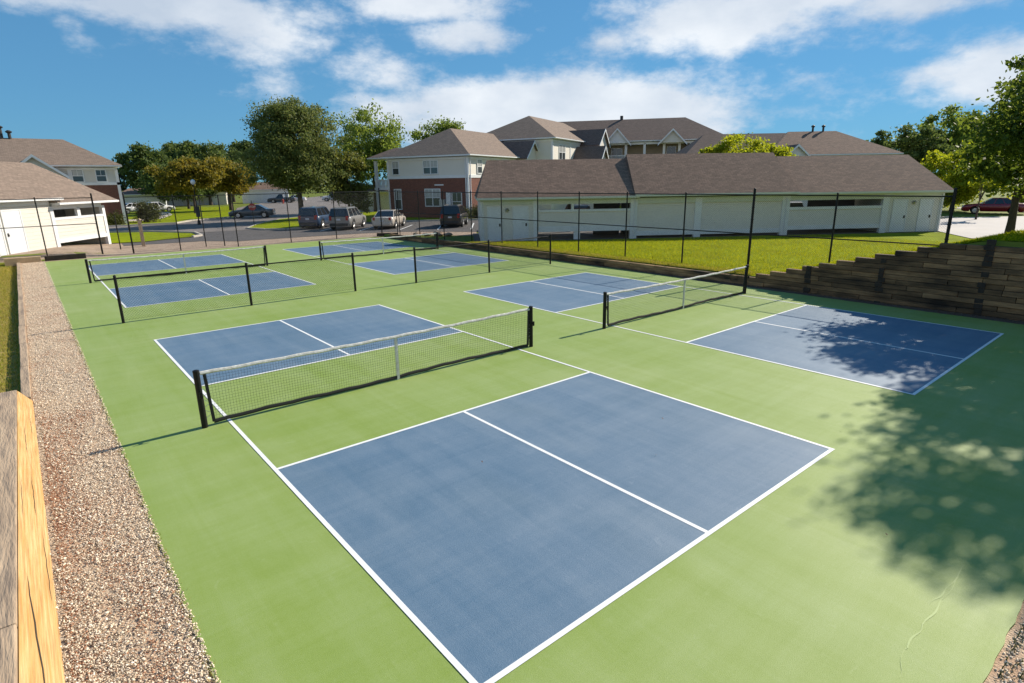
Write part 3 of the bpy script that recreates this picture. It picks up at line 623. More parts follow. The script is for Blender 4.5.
# ------------------------------------------------------------ building parts
def window(fr, s0, s1, z0, z1, t0, par, panes=1, blind=False, name='window', sash=True):
    mb = MB(fr); w_ = .09; pr = .05
    mb.box(s0-w_, s0, t0-pr, t0+.02, z0-w_, z1+w_); mb.box(s1, s1+w_, t0-pr, t0+.02, z0-w_, z1+w_)
    mb.box(s0, s1, t0-pr, t0+.02, z1, z1+w_); mb.box(s0, s1, t0-pr-.02, t0+.02, z0-w_, z0)
    for k in range(1, panes):
        sm = s0+(s1-s0)*k/panes; mb.box(sm-.05, sm+.05, t0-pr+.004, t0+.02, z0, z1)
    o = mb.build(name, M['trim'], par); zm = (z0+z1)/2
    mb = MB(fr)
    mb.box(s0, s1, t0-.02, t0+.015, z0, z1)
    g = mb.build('pane', M['glass'], o)
    if blind: MB(fr).box(s0+.03, s1-.03, t0-.026, t0-.0215, zm+.03, z1-.03).build('blind', M['blind'], o)
    if sash:
        mb = MB(fr); mb.box(s0, s1, t0-.04, t0-.028, zm-.03, zm+.03)
        for k in range(panes):
            a = s0+(s1-s0)*(k+.5)/panes; mb.box(a-.015, a+.015, t0-.036, t0-.027, zm+.03, z1)
        mb.build('sash', M['trim'], o)
    return o
def door(fr, s0, s1, z0, z1, t0, par, knob=True, kside=1):
    mb = MB(fr); mb.box(s0, s1, t0-.035, t0+.02, z0, z1)
    o = mb.build('door', M['door'], par, bevel=.004); w_ = .07
    mb = MB(fr); mb.box(s0-w_, s0-.004, t0-.05, t0+.02, z0, z1+w_); mb.box(s1+.004, s1+w_, t0-.05, t0+.02, z0, z1+w_); mb.box(s0-.004, s1+.004, t0-.05, t0+.02, z1+.004, z1+w_); mb.build('door_frame', M['trim'], o)
    if knob:
        k = s1-.09 if kside > 0 else s0+.09; zz = z0+.98
        mb = MB(fr); mb.box(k-.05, k+.05, t0-.055, t0-.035, zz-.08, zz+.1); mb.tube((k, t0-.05, zz), (k, t0-.1, zz), .025, n=8); mb.build('handle', M['vent'], o)
    return o
def roof(fr, s0, s1, t0, t1, ze, zr, par, mat, i0, i1, th=.16, fascia=None, name='roof', oh=.0):
    """rectangular hip/gable roof, ridge along s"""
    tm = (t0+t1)/2; mb = MB(fr)
    A, B, C_, D = (s0, t0, ze), (s1, t0, ze), (s1, t1, ze), (s0, t1, ze); r0, r1 = (s0+i0, tm, zr), (s1-i1, tm, zr)
    mb.poly([A, B, r1, r0]); mb.poly([C_, D, r0, r1]); mb.poly([B, C_, r1]); mb.poly([D, A, r0])
    o = mb.build(name, mat, par)
    mb = MB(fr); f = fascia or M['trim']
    mb.box(s0+.01, s1-.01, t0+.01, t1-.01, ze-th, ze-.012)
    mb.build('fascia', f, o)
    # gutter along the front
    MB(fr).box(s0+.02, s1-.02, t0-.09, t0+.008, ze-.13, ze-.02).build('gutter', f, o)
    return o
def gable(fr, s0, s1, t0, t1, ze, zp, par, wall, rmat, zb=None, oh=.3, holes=()):
    """small gabled projection facing -t"""
    sm = (s0+s1)/2; mb = MB(fr)
    pts = [(s0, zb if zb is not None else ze), (s1, zb if zb is not None else ze), (s1, ze), (sm, zp), (s0, ze)]
    if zb is None: pts = [(s0, ze), (s1, ze), (sm, zp)]
    mb.prism_t(pts, t0+.02, t1); w_ = mb.build('gable_wall', wall, par)
    mb = MB(fr); k = (zp-ze)/(sm-s0); th = .14
    for sg in (1, -1):
        e = s0-oh if sg == 1 else s1+oh; zee = ze-oh*k
        mb.hexa([(e, t0-oh, zee), (sm, t0-oh, zp), (sm, t1, zp), (e, t1, zee)], [(e, t0-oh, zee+th), (sm, t0-oh, zp+th), (sm, t1, zp+th), (e, t1, zee+th)])
    rf = mb.build('gable_roof', rmat, par)
    mb = MB(fr)
    for sg in (1, -1):
        e = s0-oh if sg == 1 else s1+oh; zee = ze-oh*k
        mb.hexa([(e, t0-oh-.05, zee-.1), (sm, t0-oh-.05, zp-.1), (sm, t0-oh+.0, zp-.1), (e, t0-oh+.0, zee-.1)], [(e, t0-oh-.05, zee+th+.01), (sm, t0-oh-.05, zp+th+.01), (sm, t0-oh, zp+th+.01), (e, t0-oh, zee+th+.01)])
    mb.build('rake_trim', M['trim'], rf)
    return w_
def wall_lamp(fr, s, z, t0, par):
    mb = MB(fr); mb.lathe((s, t0-.06, z), [(.03, -.12), (.1, -.08), (.12, .02), (.06, .1), (.02, .13)], 10); mb.build('wall_lamp', M['chrome'], par)

def boards(fr, name, mat, par, items):
    for it in items: MB(fr).box(*it).build(name, mat, par)
# ------------------------------------------------------------ garage row on the right
gf = F((20.0, 26.8), (.819, -.5735), (.5735, .819))
t = thing('garage_row', (32, 18.5, 0), 'long low garage row with brown shingle roofs and grey siding behind the lawn', 'garage')
mb = MB(gf)
mb.box(.0, 3.45, 0, 5.9, -.15, 2.5); mb.box(26.65, 30.4, 0, 5.9, -.15, 2.5)
mb.box(3.45, 9.6, .06, .16, .83, 1.72); mb.box(9.9, 13.7, .06, .16, .3, 2.2); mb.box(14.1, 19.5, .06, .16, .3, 2.2); mb.box(19.9, 26.3, .06, .16, .52, 1.6)
mb.build('siding_wall', M['siding'], t)
boards(gf, 'corner_post', M['trim'], t, [(a, b, -.04, .2, -.1, 2.46) for a, b in ((-.03, .22), (3.32, 3.62), (9.5, 9.93), (13.68, 14.12), (19.45, 19.95), (26.28, 26.7), (30.2, 30.45))]+[(5.72, 5.88, .02, .18, 1.86, 2.2), (5.9, 6.3, .05, .2, 0, .5)])
boards(gf, 'trim_board', M['trim'], t, [(3.62, 9.5, .0, .2, 1.72, 1.86), (3.62, 9.5, .0, .2, .5, .84), (9.93, 13.68, .0, .2, .15, .42), (14.12, 19.45, .0, .2, .15, .42), (19.95, 26.28, .0, .2, 1.56, 1.74), (19.95, 26.28, .0, .2, .3, .54)])
boards(gf, 'header_board', M['trimgreen'], t, [(.22, 9.5, -.03, .18, 2.2, 2.5), (9.93, 30.2, -.03, .18, 2.16, 2.5)])
for a, b in ((.5, 1.3), (2.08, 2.95)): door(gf, a, b, .0, 2.05, -.0, t)
for a, b in ((27.05, 27.95), (28.9, 29.72)): door(gf, a, b, .0, 2.05, 0, t)
wall_lamp(gf, 1.68, 1.9, -.0, t); wall_lamp(gf, 28.42, 1.9, 0, t)
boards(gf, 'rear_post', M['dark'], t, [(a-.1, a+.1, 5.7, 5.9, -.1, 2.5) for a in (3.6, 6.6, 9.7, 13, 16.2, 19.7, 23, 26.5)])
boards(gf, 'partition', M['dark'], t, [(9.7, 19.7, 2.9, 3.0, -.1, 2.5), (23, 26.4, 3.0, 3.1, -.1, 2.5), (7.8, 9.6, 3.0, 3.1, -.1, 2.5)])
roof(gf, -.2, 9.95, -.38, 6.3, 2.66, 4.97, t, M['shingle'], .8, .0, fascia=M['trimgreen'])
roof(gf, 9.65, 20.3, -.42, 6.3, 2.72, 5.24, t, M['shingle'], .25, .25, fascia=M['trimgreen'])
roof(gf, 20.1, 30.8, -.38, 6.3, 2.66, 4.99, t, M['shingle'], .2, 1.0, fascia=M['trimgreen'])
MB(gf).box(-.4, 30.8, -.0, 6.2, -.2, -.0).build('slab', M['asphalt'], t)
for a in (.1, 9.75, 19.7, 30.3): MB(gf).tube((a, -.09, 0), (a, -.09, 2.5), .035, n=8).build('downspout', M['trim'], t)

# ------------------------------------------------------------ cream garage on the left
g2 = F((-3.15, 37.12), (.6005, .7996), (-.7996, .6005))
t = thing('garage', (-3, 42, .3), 'cream sided garage with brown shingle roof behind the far left court corner', 'garage')
mb = MB(g2)
mb.box(-7, 4.3, 0, 6.2, -.2, 2.9); mb.box(4.3, 9.05, .0, .12, .55, 1.92); mb.box(9.0, 9.12, .12, 6.1, -.1, 2.66)
mb.build('siding_wall', M['siding_cream'], t)
boards(g2, 'corner_post', M['trim'], t, [(4.18, 4.45, -.04, .16, .15, 2.6), (8.9, 9.16, -.04, .16, -.1, 2.5), (6.5, 6.78, -.02, .14, 1.92, 2.5)])
boards(g2, 'trim_board', M['trim'], t, [(4.45, 8.9, -.03, .15, 1.82, 1.96), (4.45, 8.9, -.03, .15, .5, .72), (4.45, 8.9, -.02, .14, 2.42, 2.66), (-7, 4.18, -.03, 0.0, 2.72, 2.92)])
for a, b in ((-.6, .45), (.72, 1.9)): door(g2, a, b, .3, 2.5, -.0, t, kside=-1)
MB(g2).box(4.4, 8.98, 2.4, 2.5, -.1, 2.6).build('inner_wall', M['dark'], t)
roof(g2, -7.3, 4.85, -.42, 6.6, 3.1, 5.2, t, M['shingle_tan'], 2., .0)
roof(g2, 4.4, 10.1, -.42, 6.6, 2.82, 5.16, t, M['shingle_tan'], .0, 2.2)
MB(g2).box(4.0, 9.1, 0, 6, -.3, .02).build('slab', M['dirt'], t)

# ------------------------------------------------------------ apartments
# central brick and siding building
b1 = F((33.4, 46.7), (-.40, .917), (.917, .40)); b1r = F((33.4, 46.7), (.917, .40), (-.40, .917))
t = thing('apartment_building', (40, 55, 0), 'two storey apartment building of red brick and beige siding behind the parked cars', 'building', None)
MB(b1).box(0, 10.1, 0, 24, -.2, 4.1).build('brick_wall', M['brick'], t)
MB(b1).box(.03, 10.07, .03, 24, 4.1, 6.1).build('siding_wall', M['siding'], t)
mb = MB(b1); mb.box(-.05, 10.15, -.05, 24.02, 4.02, 4.3); 
for a, b_, c_, d_ in ((-.04, .18, -.04, .18), (9.95, 10.13, -.04, .16)): mb.box(a, b_, c_, d_, -.0, 6.05)
mb.box(-.02, 10.1, -.03, .1, 5.86, 6.06); mb.box(-.03, .1, .2, 24, 5.86, 6.06)
mb.build('white_trim', M['trim'], t)
mb = MB(b1); mb.tube((-.1, .28, 0), (-.1, .28, 6.0), .05, n=8); mb.tube((.25, -.1, 0), (.25, -.1, 6.0), .05, n=8); mb.build('downspout', M['trim'], t)
roof(b1r, -.45, 24.5, -.45, 10.6, 6.3, 9.3, t, M['shingle_tan'], 5.4, 2)
window(b1, 3.65, 5.35, 4.5, 5.75, 0, t, 2, True); window(b1, 8.6, 9.35, 4.5, 5.75, 0, t, 1, True)
window(b1, 3.5, 5.3, 1.25, 2.9, 0, t, 2, True); window(b1, 8.5, 9.3, .9, 2.9, 0, t, 1, True); window(b1, .9, 1.95, .8, 2.55, 0, t, 1, False)
window(b1r, 1.9, 2.75, 4.5, 5.75, 0, t, 1, True); window(b1r, 2.0, 2.9, 1.3, 2.8, 0, t, 1, False); window(b1r, 7, 8.7, 4.5, 5.75, 0, t, 2, False)
MB(b1).box(2.1, 2.6, -.25, 0, 1.3, 2.6).build('meter_cabinet', M['trim'], t)
MB(b1).box(2.75, 3.35, -.45, 0, 1.2, 1.9).build('air_conditioner', M['blind'], t)
MB(b1).box(3.0, 4.1, -.03, .0, 3.3, 3.42).build('building_number_plate', M['trim'], t)
# porch on the left end
mb = MB(b1)
for a in (11.75,):
    for c_ in (.0, 3.2): mb.box(a-.14, a+.14, c_, c_+.28, -.1, 5.95)
mb.build('porch_column', M['trim'], t)
mb = MB(b1); mb.box(10.1, 12, -.05, 3.5, 2.9, 3.15); mb.build('balcony_floor', M['trim'], t)
mb = MB(b1); mb.box(10.15, 11.6, -.02, .04, 3.9, 4.0)
for k in range(16): mb.box(10.2+k*.09, 10.24+k*.09, 0, .03, 3.15, 3.9)
mb.box(11.85, 11.9, .3, 3.2, 3.9, 4.0)
for k in range(28): mb.box(11.85, 11.88, .32+k*.1, .36+k*.1, 3.15, 3.9)
mb.build('balcony_railing', M['trim'], t)
roof(b1, 9.0, 12.4, -.42, 4.4, 6.27, 7.3, t, M['shingle_dark'], .0, 1.8, name='porch_roof')
gable(b1r, 11, 14.6, -1.2, 4, 6.3, 8.0, t, M['siding'], M['shingle_dark'], zb=0)
# three storey block behind
b2 = F((47.4, 49.2), (.917, .40), (-.40, .917)); b2l = F((47.4, 49.2), (-.40, .917), (.917, .40))
t = thing('apartment_building', (54, 58, 0), 'taller pale apartment block with hip roof rising behind the brick building', 'building')
MB(b2).box(0, 16, 0, 11, -.2, 8.3).build('siding_wall', M['siding'], t)
mb = MB(b2); mb.box(-.05, .2, -.05, .2, 0, 8.25); mb.box(5.6, 5.85, -.05, .1, 0, 8.25); mb.box(-.03, 16, -.04, .1, 8.05, 8.3); mb.box(-.04, .1, .2, 11, 8.05, 8.3); mb.build('white_trim', M['trim'], t)
roof(b2, -.5, 17, -.5, 11.5, 8.5, 11.6, t, M['shingle_tan'], 5.8, 0)
window(b2, 2.0, 3.9, 6.1, 7.7, 0, t, 2, True); window(b2, 2.0, 3.9, 3.2, 4.7, 0, t, 2, True)
gable(b2, 9.4, 13.2, -2.4, 5, 8.1, 9.9, t, M['siding_cream'], M['shingle_dark'], zb=0); window(b2, 10.6, 11.8, 5.9, 7.4, -2.38, t, 1, False)
gable(b2, 6.5, 9.3, -3.6, 1, 6.0, 7.6, t, M['siding_cream'], M['shingle_dark'], zb=0)
window(b2, 7.3, 8.3, 4.2, 5.4, -3.58, t, 1, False)
# long wing with balconies
b3 = F((61.5, 55.0), (.62, -.785), (.785, .62))
t = thing('apartment_building', (70, 52, 0), 'long grey apartment wing with white balcony posts and two small gables', 'building')
MB(b3).box(-3, 1.2, 0, 11, -.2, 8.5).build('siding_wall', M['siding_grey'], t)
MB(b3).box(12.6, 17, 0, 11, -.2, 8.5).build('siding_wall', M['siding_grey'], t)
MB(b3).box(1.2, 12.6, 1.8, 11, -.2, 8.5).build('recessed_wall', M['tanwall'], t)
mb = MB(b3)
for a in (1.3, 3.9, 6.4, 9.0, 11.0, 12.5): mb.box(a-.16, a+.16, -.1, .2, 0, 8.4)
for z in (2.9, 5.8): mb.box(1.2, 12.6, -.08, 1.8, z-.25, z)
mb.box(1.2, 12.6, -.1, .1, 8.2, 8.5); mb.box(12.5, 17.05, -.05, .1, 8.25, 8.5); mb.box(-3, 1.3, -.05, .1, 8.25, 8.5)
mb.build('balcony_post', M['trim'], t)
mb = MB(b3)
for z in (5.8, 2.9):
    mb.box(1.2, 12.6, -.06, -.01, z+.95, z+1.05)
    k = 1.3
    while k < 12.6: mb.box(k, k+.045, -.05, -.02, z, z+.95); k += .13
mb.build('balcony_railing', M['trim'], t)
roof(b3, -9, 17.5, -.5, 11.5, 8.72, 12.0, t, M['shingle_dark'], 2, 5.6)
gable(b3, 1.1, 4.3, -.7, 4, 8.4, 10.2, t, M['trim'], M['shingle_dark'])
gable(b3, 8.4, 11.6, -1.2, 4, 8.3, 9.9, t, M['siding_grey'], M['shingle_dark'])
window(b3, 15.2, 16.4, 6.2, 7.6, 0, t, 1, True); window(b3, 9.5, 10.6, 6.0, 7.9, 1.8, t, 1, False); window(b3, 1.9, 3.3, 6.0, 7.8, 1.8, t, 1, False)
MB(b3).tube((3, 5.5, 11.5), (3, 5.5, 12.5), .22, n=8).build('roof_vent', M['vent'], t)
# far right roof
b4 = F((63.5, 31), (.75, -.66), (.66, .75))
t = thing('apartment_building', (70, 31, 0), 'apartment house whose brown hip roof and two vent pipes show over the garage roofs', 'building')
MB(b4).box(0, 14, 0, 9.6, -.2, 5.85).build('siding_wall', M['siding_grey'], t)
roof(b4, -.5, 14.2, -.5, 10.1, 6.0, 8.75, t, M['shingle'], 4.2, 5.0)
roof(b4, -9, 3.5, 1.5, 9.0, 6.3, 8.65, t, M['shingle_dark'], 3, 0, name='lower_roof')
gable(b4, .8, 3.9, -1.2, 3, 5.5, 6.9, t, M['trim'], M['shingle'])
mb = MB(b4)
for a in (6.5, 7.7): mb.tube((a, 4.8, 8.4), (a, 4.8, 9.2), .12, n=8); mb.lathe((a, 4.8, 9.2), [(.2, 0), (.22, .15), (.05, .25)], 8)
mb.build('roof_vent', M['vent'], t)
window(b4, 6, 7.5, 3.6, 5, 0, t, 2)
# left apartment
b5 = F((6.2, 68.4), (-1, 0), (0, 1))
t = thing('apartment_building', (0, 73, 0), 'two storey apartment house of brick and siding on the far left behind the cream garage', 'building')
MB(b5).box(0, 24, 0, 9, -.2, 3.95).build('brick_wall', M['brick'], t)
MB(b5).box(.03, 24, .03, 9, 3.95, 5.5).build('siding_wall', M['siding_grey'], t)
mb = MB(b5); mb.box(-.05, 24, -.05, 9.02, 3.85, 4.1); mb.box(-.05, .2, -.05, .2, 0, 5.5); mb.box(3.75, 4.0, -.05, .1, 3.9, 5.5); mb.box(-.03, 24, -.03, .1, 5.3, 5.5); mb.build('white_trim', M['trim'], t)
roof(b5, -.45, 24, -.5, 9.5, 5.72, 8.3, t, M['shingle_tan'], 4, 4)
window(b5, 1.0, 1.75, 4.2, 5.25, 0, t, 1, False); window(b5, 2.85, 3.65, 4.2, 5.25, 0, t, 1, True); window(b5, 2.4, 3.4, .9, 2.6, 0, t, 1, True)
gable(b5, 4.4, 8.5, -2.4, 4, 4.75, 6.4, t, M['siding_grey'], M['shingle_tan'], zb=0)
mb = MB(b5)
for a, h in ((8.2, 9.15), (7.6, 8.75)): mb.tube((a, 4.4, 8.0), (a, 4.4, h), .13, n=8); mb.lathe((a, 4.4, h), [(.2, 0), (.28, .12), (.1, .25)], 8)
mb.build('roof_vent', M['vent'], t)
# small far structures
def shed(x, y, dx, dy, L, D, h, label, wall, rmat, zr):
    fr = F((x, y), (dx, dy), (-dy, dx)); t = thing('garage', (x, y, 0), label, 'garage')
    MB(fr).box(0, L, 0, D, -.2, h).build('wall', wall, t)
    roof(fr, -.4, L+.4, -.4, D+.4, h+.1, zr, t, rmat, 1.5, 1.5)
    mb = MB(fr); k = 1.
    while k < L-2.6: mb.box(k, k+2.4, -.03, .0, 0, 2.1); k += 3
    mb.build('garage_door', M['door'], t)
shed(16.5, 128, 1, -.3, 14, 6, 2.6, 'far low grey garage behind the olive trees on the left', M['siding_grey'], M['shingle'], 3.3)
shed(34, 128, .95, -.35, 9, 5, 2.6, 'distant white garage seen below the left edge of the big tree', M['trim'], M['shingle'], 4.2)
shed(10.5, 108, 1, -.2, 6, 6, 2.4, 'far white garage beside the left brick apartments', M['trim'], M['shingle'], 3.4)
shed(31.5, 70.5, .9, -.4, 5, 4, 2.5, 'grey storage building between the bushy tree and the brick building', M['siding_grey'], M['shingle_dark'], 3.4)

# ------------------------------------------------------------ trees
def leaves(n, ells, size, clump=None, spread=.5, shell=.55):
    vol = np.array([e[3]*e[4]*e[5] for e in ells])**.67; vol /= vol.sum(); pts = []
    for e, v in zip(ells, vol):
        m = max(30, int(n*v)); nc = clump or max(12, int(m/140))
        d = rng.normal(0, 1, (nc, 3)); d /= np.linalg.norm(d, axis=1)[:, None]
        rad = (shell+(1-shell)*rng.uniform(0, 1, nc)**.6)*rng.uniform(.7, 1.17, nc); cc = d*rad[:, None]
        cc = cc[(cc[:, 2] > -.85)]; nc = len(cc)
        k = rng.integers(0, nc, m); sp = spread*rng.uniform(.5, 1.2, nc)[k]
        o = rng.normal(0, 1, (m, 3))*np.array([1, 1, .6])*sp[:, None]*.5
        p = cc[k]*np.array(e[3:6])+o+np.array(e[:3]); pts.append(p)
    P_ = np.concatenate(pts); m = len(P_)
    a = rng.normal(0, 1, (m, 3)); a /= np.linalg.norm(a, axis=1)[:, None]; b = rng.normal(0, 1, (m, 3)); b -= a*(a*b).sum(1)[:, None]; b /= np.linalg.norm(b, axis=1)[:, None]
    s_ = size*rng.uniform(.6, 1.3, m)[:, None]
    V = np.stack([P_-a*s_, P_-b*s_*.55, P_+a*s_, P_+b*s_*.55], 1).reshape(-1, 3)
    return V, np.arange(4*m).reshape(-1, 4)
def tree(name, label, base, ells, n, size, leaf, tr=.2, group=None, spread=.6, cat='tree', shell=.55, limbs=7, clump=None):
    """ells relative to base: (x,y,z,rx,ry,rz)"""
    t = thing(name, base, label, cat, group); mb = MB(); bx, by, bz = base
    zc = np.mean([e[2] for e in ells]); top = max(e[2]+e[5] for e in ells)*.75
    if tr:
        pts = [Vector((bx, by, bz-.1))]; k = 6
        for i in range(1, k+1): pts.append(Vector((bx+random.uniform(-1, 1)*tr*.6*i/k, by+random.uniform(-1, 1)*tr*.6*i/k, bz+top*i/k)))
        for i in range(k): mb.tube(pts[i], pts[i+1], tr*(1.25 if i == 0 else 1)*(1-i/k*.75), tr*(1-(i+1)/k*.75), n=9, cap=False)
        for q in range(limbs):
            e = random.choice(ells); f = random.uniform(.28, .7); j = f*k; p = pts[int(j)].lerp(pts[min(k, int(j)+1)], j-int(j))
            a = random.uniform(0, 6.28); q1 = Vector((bx+e[0]+math.cos(a)*e[3]*.75, by+e[1]+math.sin(a)*e[4]*.75, bz+e[2]+random.uniform(-.1, .6)*e[5]))
            md = p.lerp(q1, .5)+Vector((0, 0, .1*e[5])); mb.tube(p, md, tr*.4, tr*.25, n=6, cap=False); mb.tube(md, q1, tr*.25, tr*.08, n=6, cap=False)
        mb.build('trunk', M['bark'], t, smooth=True)
    global rng; rng = np.random.default_rng(int(abs(base[0]*37+base[1]*11)))
    V, Fc = leaves(n, ells, size, spread=spread, shell=shell, clump=clump); npmesh('crown', V, Fc, leaf, parent=t)
    return t
tree('oak_tree', 'largest dark green tree, standing on the grass island beside the parked cars', (20.4, 58.2, 0),
     [(0, 0, 7.9, 4.1, 4.1, 3.9), (-2.4, -.8, 6.2, 2.8, 3, 2.8), (2.2, .5, 5.8, 2.6, 3, 2.6), (.6, -.5, 4.6, 4, 3.6, 2.0), (-.2, .2, 9.9, 2.2, 2.2, 1.7)], 85000, .115, LEAF['oak'], .3, spread=1.0, limbs=14)
tree('bushy_tree', 'low bushy tree right of the largest tree, behind the silver car', (25.4, 57.6, 0), [(0, 0, 4.0, 2.0, 2.0, 3.0), (.6, -.3, 2.3, 1.9, 1.8, 1.7), (-.6, 0, 5.6, 1.6, 1.6, 1.7)], 16000, .13, LEAF['oakside'], .16, spread=.8)
tree('locust_tree', 'airy light green tree behind the left end of the brick building', (34.2, 69, 0), [(0, 0, 9.0, 4.3, 4.3, 3.6), (-1.5, -1, 6, 3, 3, 2.8), (2.0, 0, 7.0, 2.6, 2.6, 3)], 17000, .17, LEAF['light'], .22, spread=1.4, shell=.4, limbs=12)
tree('locust_tree', 'wispy light green treetop showing above the brick building roof', (44.5, 69.5, 0), [(0, 0, 9.6, 4.2, 3, 2.2), (1.5, 0, 10.3, 2.2, 2, 1.6)], 5000, .17, LEAF['light'], .2, spread=1.2, shell=.4)
tree('olive_tree', 'olive-yellow broad tree behind the lamp post', (16.6, 87.5, 0), [(-.6, 0, 4.8, 3.9, 3.5, 2.4), (1.4, 0, 5.4, 2.6, 2.6, 1.9)], 15000, .2, LEAF['olive'], .2, spread=.9)
tree('olive_tree', 'olive-yellow tree above the dark sedan driving on the road', (22.6, 93, 0), [(.2, 0, 4.9, 3.6, 3.2, 2.5), (1.2, 0, 4.0, 2.6, 2.5, 1.7)], 14000, .2, LEAF['olive'], .26, spread=.9)
tree('maple_tree', 'green round tree right behind the left apartment house', (17, 121, 0), [(0, 0, 6.3, 4.6, 4.5, 4.6), (2.8, 0, 4.8, 3.5, 3.5, 3.6)], 15000, .27, LEAF['wood'], .3, spread=1.4)
tree('maple_tree', 'far tall green tree above the lamp globe', (28.5, 144, 0), [(0, 0, 8.0, 4.8, 4, 5.4), (-3, 0, 6, 3, 3, 4)], 11000, .33, LEAF['wood'], .3, spread=1.6)
tree('maple_tree', 'far green tree touching the left side of the largest tree', (36, 142, 0), [(0, 0, 8.0, 4.8, 4, 5.2), (2.6, 0, 9, 3, 3, 4.4)], 11000, .33, LEAF['wood'], .3, spread=1.6)
tree('maple_tree', 'farthest tall green tree between the left house and the lamp', (30.5, 164, 0), [(0, 0, 9.5, 4.2, 4, 4.6), (-5, 0, 8, 3.6, 3, 4)], 9000, .36, LEAF['wood'], .3, spread=1.8)
tree('maple_tree', 'mid green tree filling the gap between the left house and the olive trees', (19.5, 106, 0), [(0, 0, 4.6, 3.6, 3.4, 3.4), (-3.4, 0, 4.0, 2.6, 2.4, 2.6)], 11000, .22, LEAF['wood'], .2, spread=1.2)
tree('maple_tree', 'mid green tree behind the gap between the two olive trees', (27.0, 124, 0), [(0, 0, 6.0, 4.6, 4, 5.0), (-4, 0, 5.0, 3.6, 3, 3.8)], 13000, .27, LEAF['wood'], .3, spread=1.3)
tree('maple_tree', 'low green tree right of the olive trees against the largest tree', (32.5, 133, 0), [(0, 0, 6.5, 4.4, 4, 4.4)], 9000, .27, LEAF['wood'], .3, spread=1.3)
tree('spruce_tree', 'small dark pointed spruce top beside the left roof edge', (18.4, 166, 0), [(0, 0, 5, 1.9, 1.9, 3.4), (0, 0, 8.6, .8, .8, 2.4)], 3500, .26, LEAF['darkblue'], .2, spread=.5)
tree('lime_tree', 'bright yellow-green treetop rising behind the garage roofs', (50.3, 26.8, 0), [(0, 0, 5.4, 4.2, 3.2, 1.9), (2.0, -1.2, 5.0, 2.4, 2.4, 1.5)], 19000, .13, LEAF['lime'], .2, spread=.7, shell=.6)
tree('maple_tree', 'dark green tree behind the right end of the garage row', (84, 23.6, 0), [(0, 0, 5.6, 3.2, 3.2, 3.8), (1.6, -1.4, 6.0, 2.6, 2.6, 3)], 12000, .2, LEAF['wood'], .25, spread=1.)
tree('maple_tree', 'small hazy tree just right of the brown hip roof', (92.5, 30, 0), [(0, 0, 6.0, 2.4, 2.2, 3.0)], 5000, .22, LEAF['wood'], .2, spread=1.)
tree('locust_tree', 'tall pale green tree farthest back on the right', (104.5, 25.5, 0), [(0, 0, 9.6, 4.4, 4, 3.4), (3.0, -3.5, 8.6, 3.5, 3.5, 3.4), (0, 0, 5, 4, 4, 4)], 12000, .28, LEAF['light'], .3, spread=1.5, shell=.4)
tree('lime_tree', 'yellow-green tree beyond the red car', (72, 15.5, 0), [(0, 0, 3.7, 3.3, 3.0, 2.7), (-2, -2.2, 4.2, 2.6, 2.6, 2.4), (1.6, -3.4, 5.0, 2.8, 2.8, 2.6), (.5, .6, 2.0, 2.4, 2.4, 1.6)], 19000, .17, LEAF['lime'], .2, spread=1.0, shell=.45)
tree('lime_tree', 'yellow-green low foliage at the right behind the parking apron', (92, 11, 0), [(0, 0, 3.2, 7, 6, 2.9), (8, -5, 4, 7, 6, 3.6)], 14000, .26, LEAF['lime'], .2, spread=1.4)
tree('sapling', 'thin young tree standing in the grass left of the red car', (58.6, 10.4, 0), [(0, 0, 3.6, 1.0, 1.0, 1.2)], 900, .12, LEAF['lime'], .07, spread=.5, limbs=4)
tree('dark_tree', 'dark spreading tree at the right edge beyond the grassy hill', (36.0, 4.0, .2), [(0, -.4, 5.2, 2.6, 2.7, 2.6), (-.4, .5, 4.2, 1.8, 1.6, 1.7), (1.5, -2.4, 5.4, 3, 3, 3.0), (-1.2, -1.2, 7.0, 2, 2.2, 2.0)], 34000, .12, LEAF['dark'], .2, spread=.75, limbs=10)
hz = H(21, -3.6)
tree('shade_tree', 'leafy tree at the right frame edge casting dappled shade on the court', (21.0, -3.6, hz), [(0, .7, 5.9-hz, 3.0, 2.9, 3.8), (0, 3.6, 5.1-hz, 1.8, 2.4, 1.6), (0, 4.5, 4.9-hz, 2.0, 1.8, 1.7), (.3, 2.0, 7.5-hz, 1.4, 1.7, 1.3), (0, 1.3, 9.4-hz, 1.3, 1.2, 1.2), (0, -1.5, 6.4-hz, 3, 3, 3.2), (.3, 3.4, 3.4-hz, 1.7, 1.9, 1.1)], 84000, .075, LEAF['dark'], .26, spread=.6, limbs=14, shell=.25)
def bush(label, x, y, rx, rz, n=3500, leaf='shrub', z=0, size=.07):
    tree('shrub', label, (x, y, z), [(0, 0, rz*.85, rx, rx, rz)], n, size, LEAF[leaf], .0, cat='shrub', spread=.5, shell=.3, clump=90)
bush('dark rounded bush beside the left brick apartment wall', 8.6, 70.0, 1.35, 1.15, 4500, size=.09)
bush('low bush against the left apartment wall', 5.0, 67.2, 1.0, .6, 2000, size=.08)
bush('small bush at the sunny corner of the central brick building', 34.2, 46.2, .8, .75, 2600)
bush('second small bush along the sunny brick wall', 36.2, 47.0, .8, .7, 2400)
bush('low bush between the brick building and the black car', 32.2, 45.8, .6, .6, 1800)

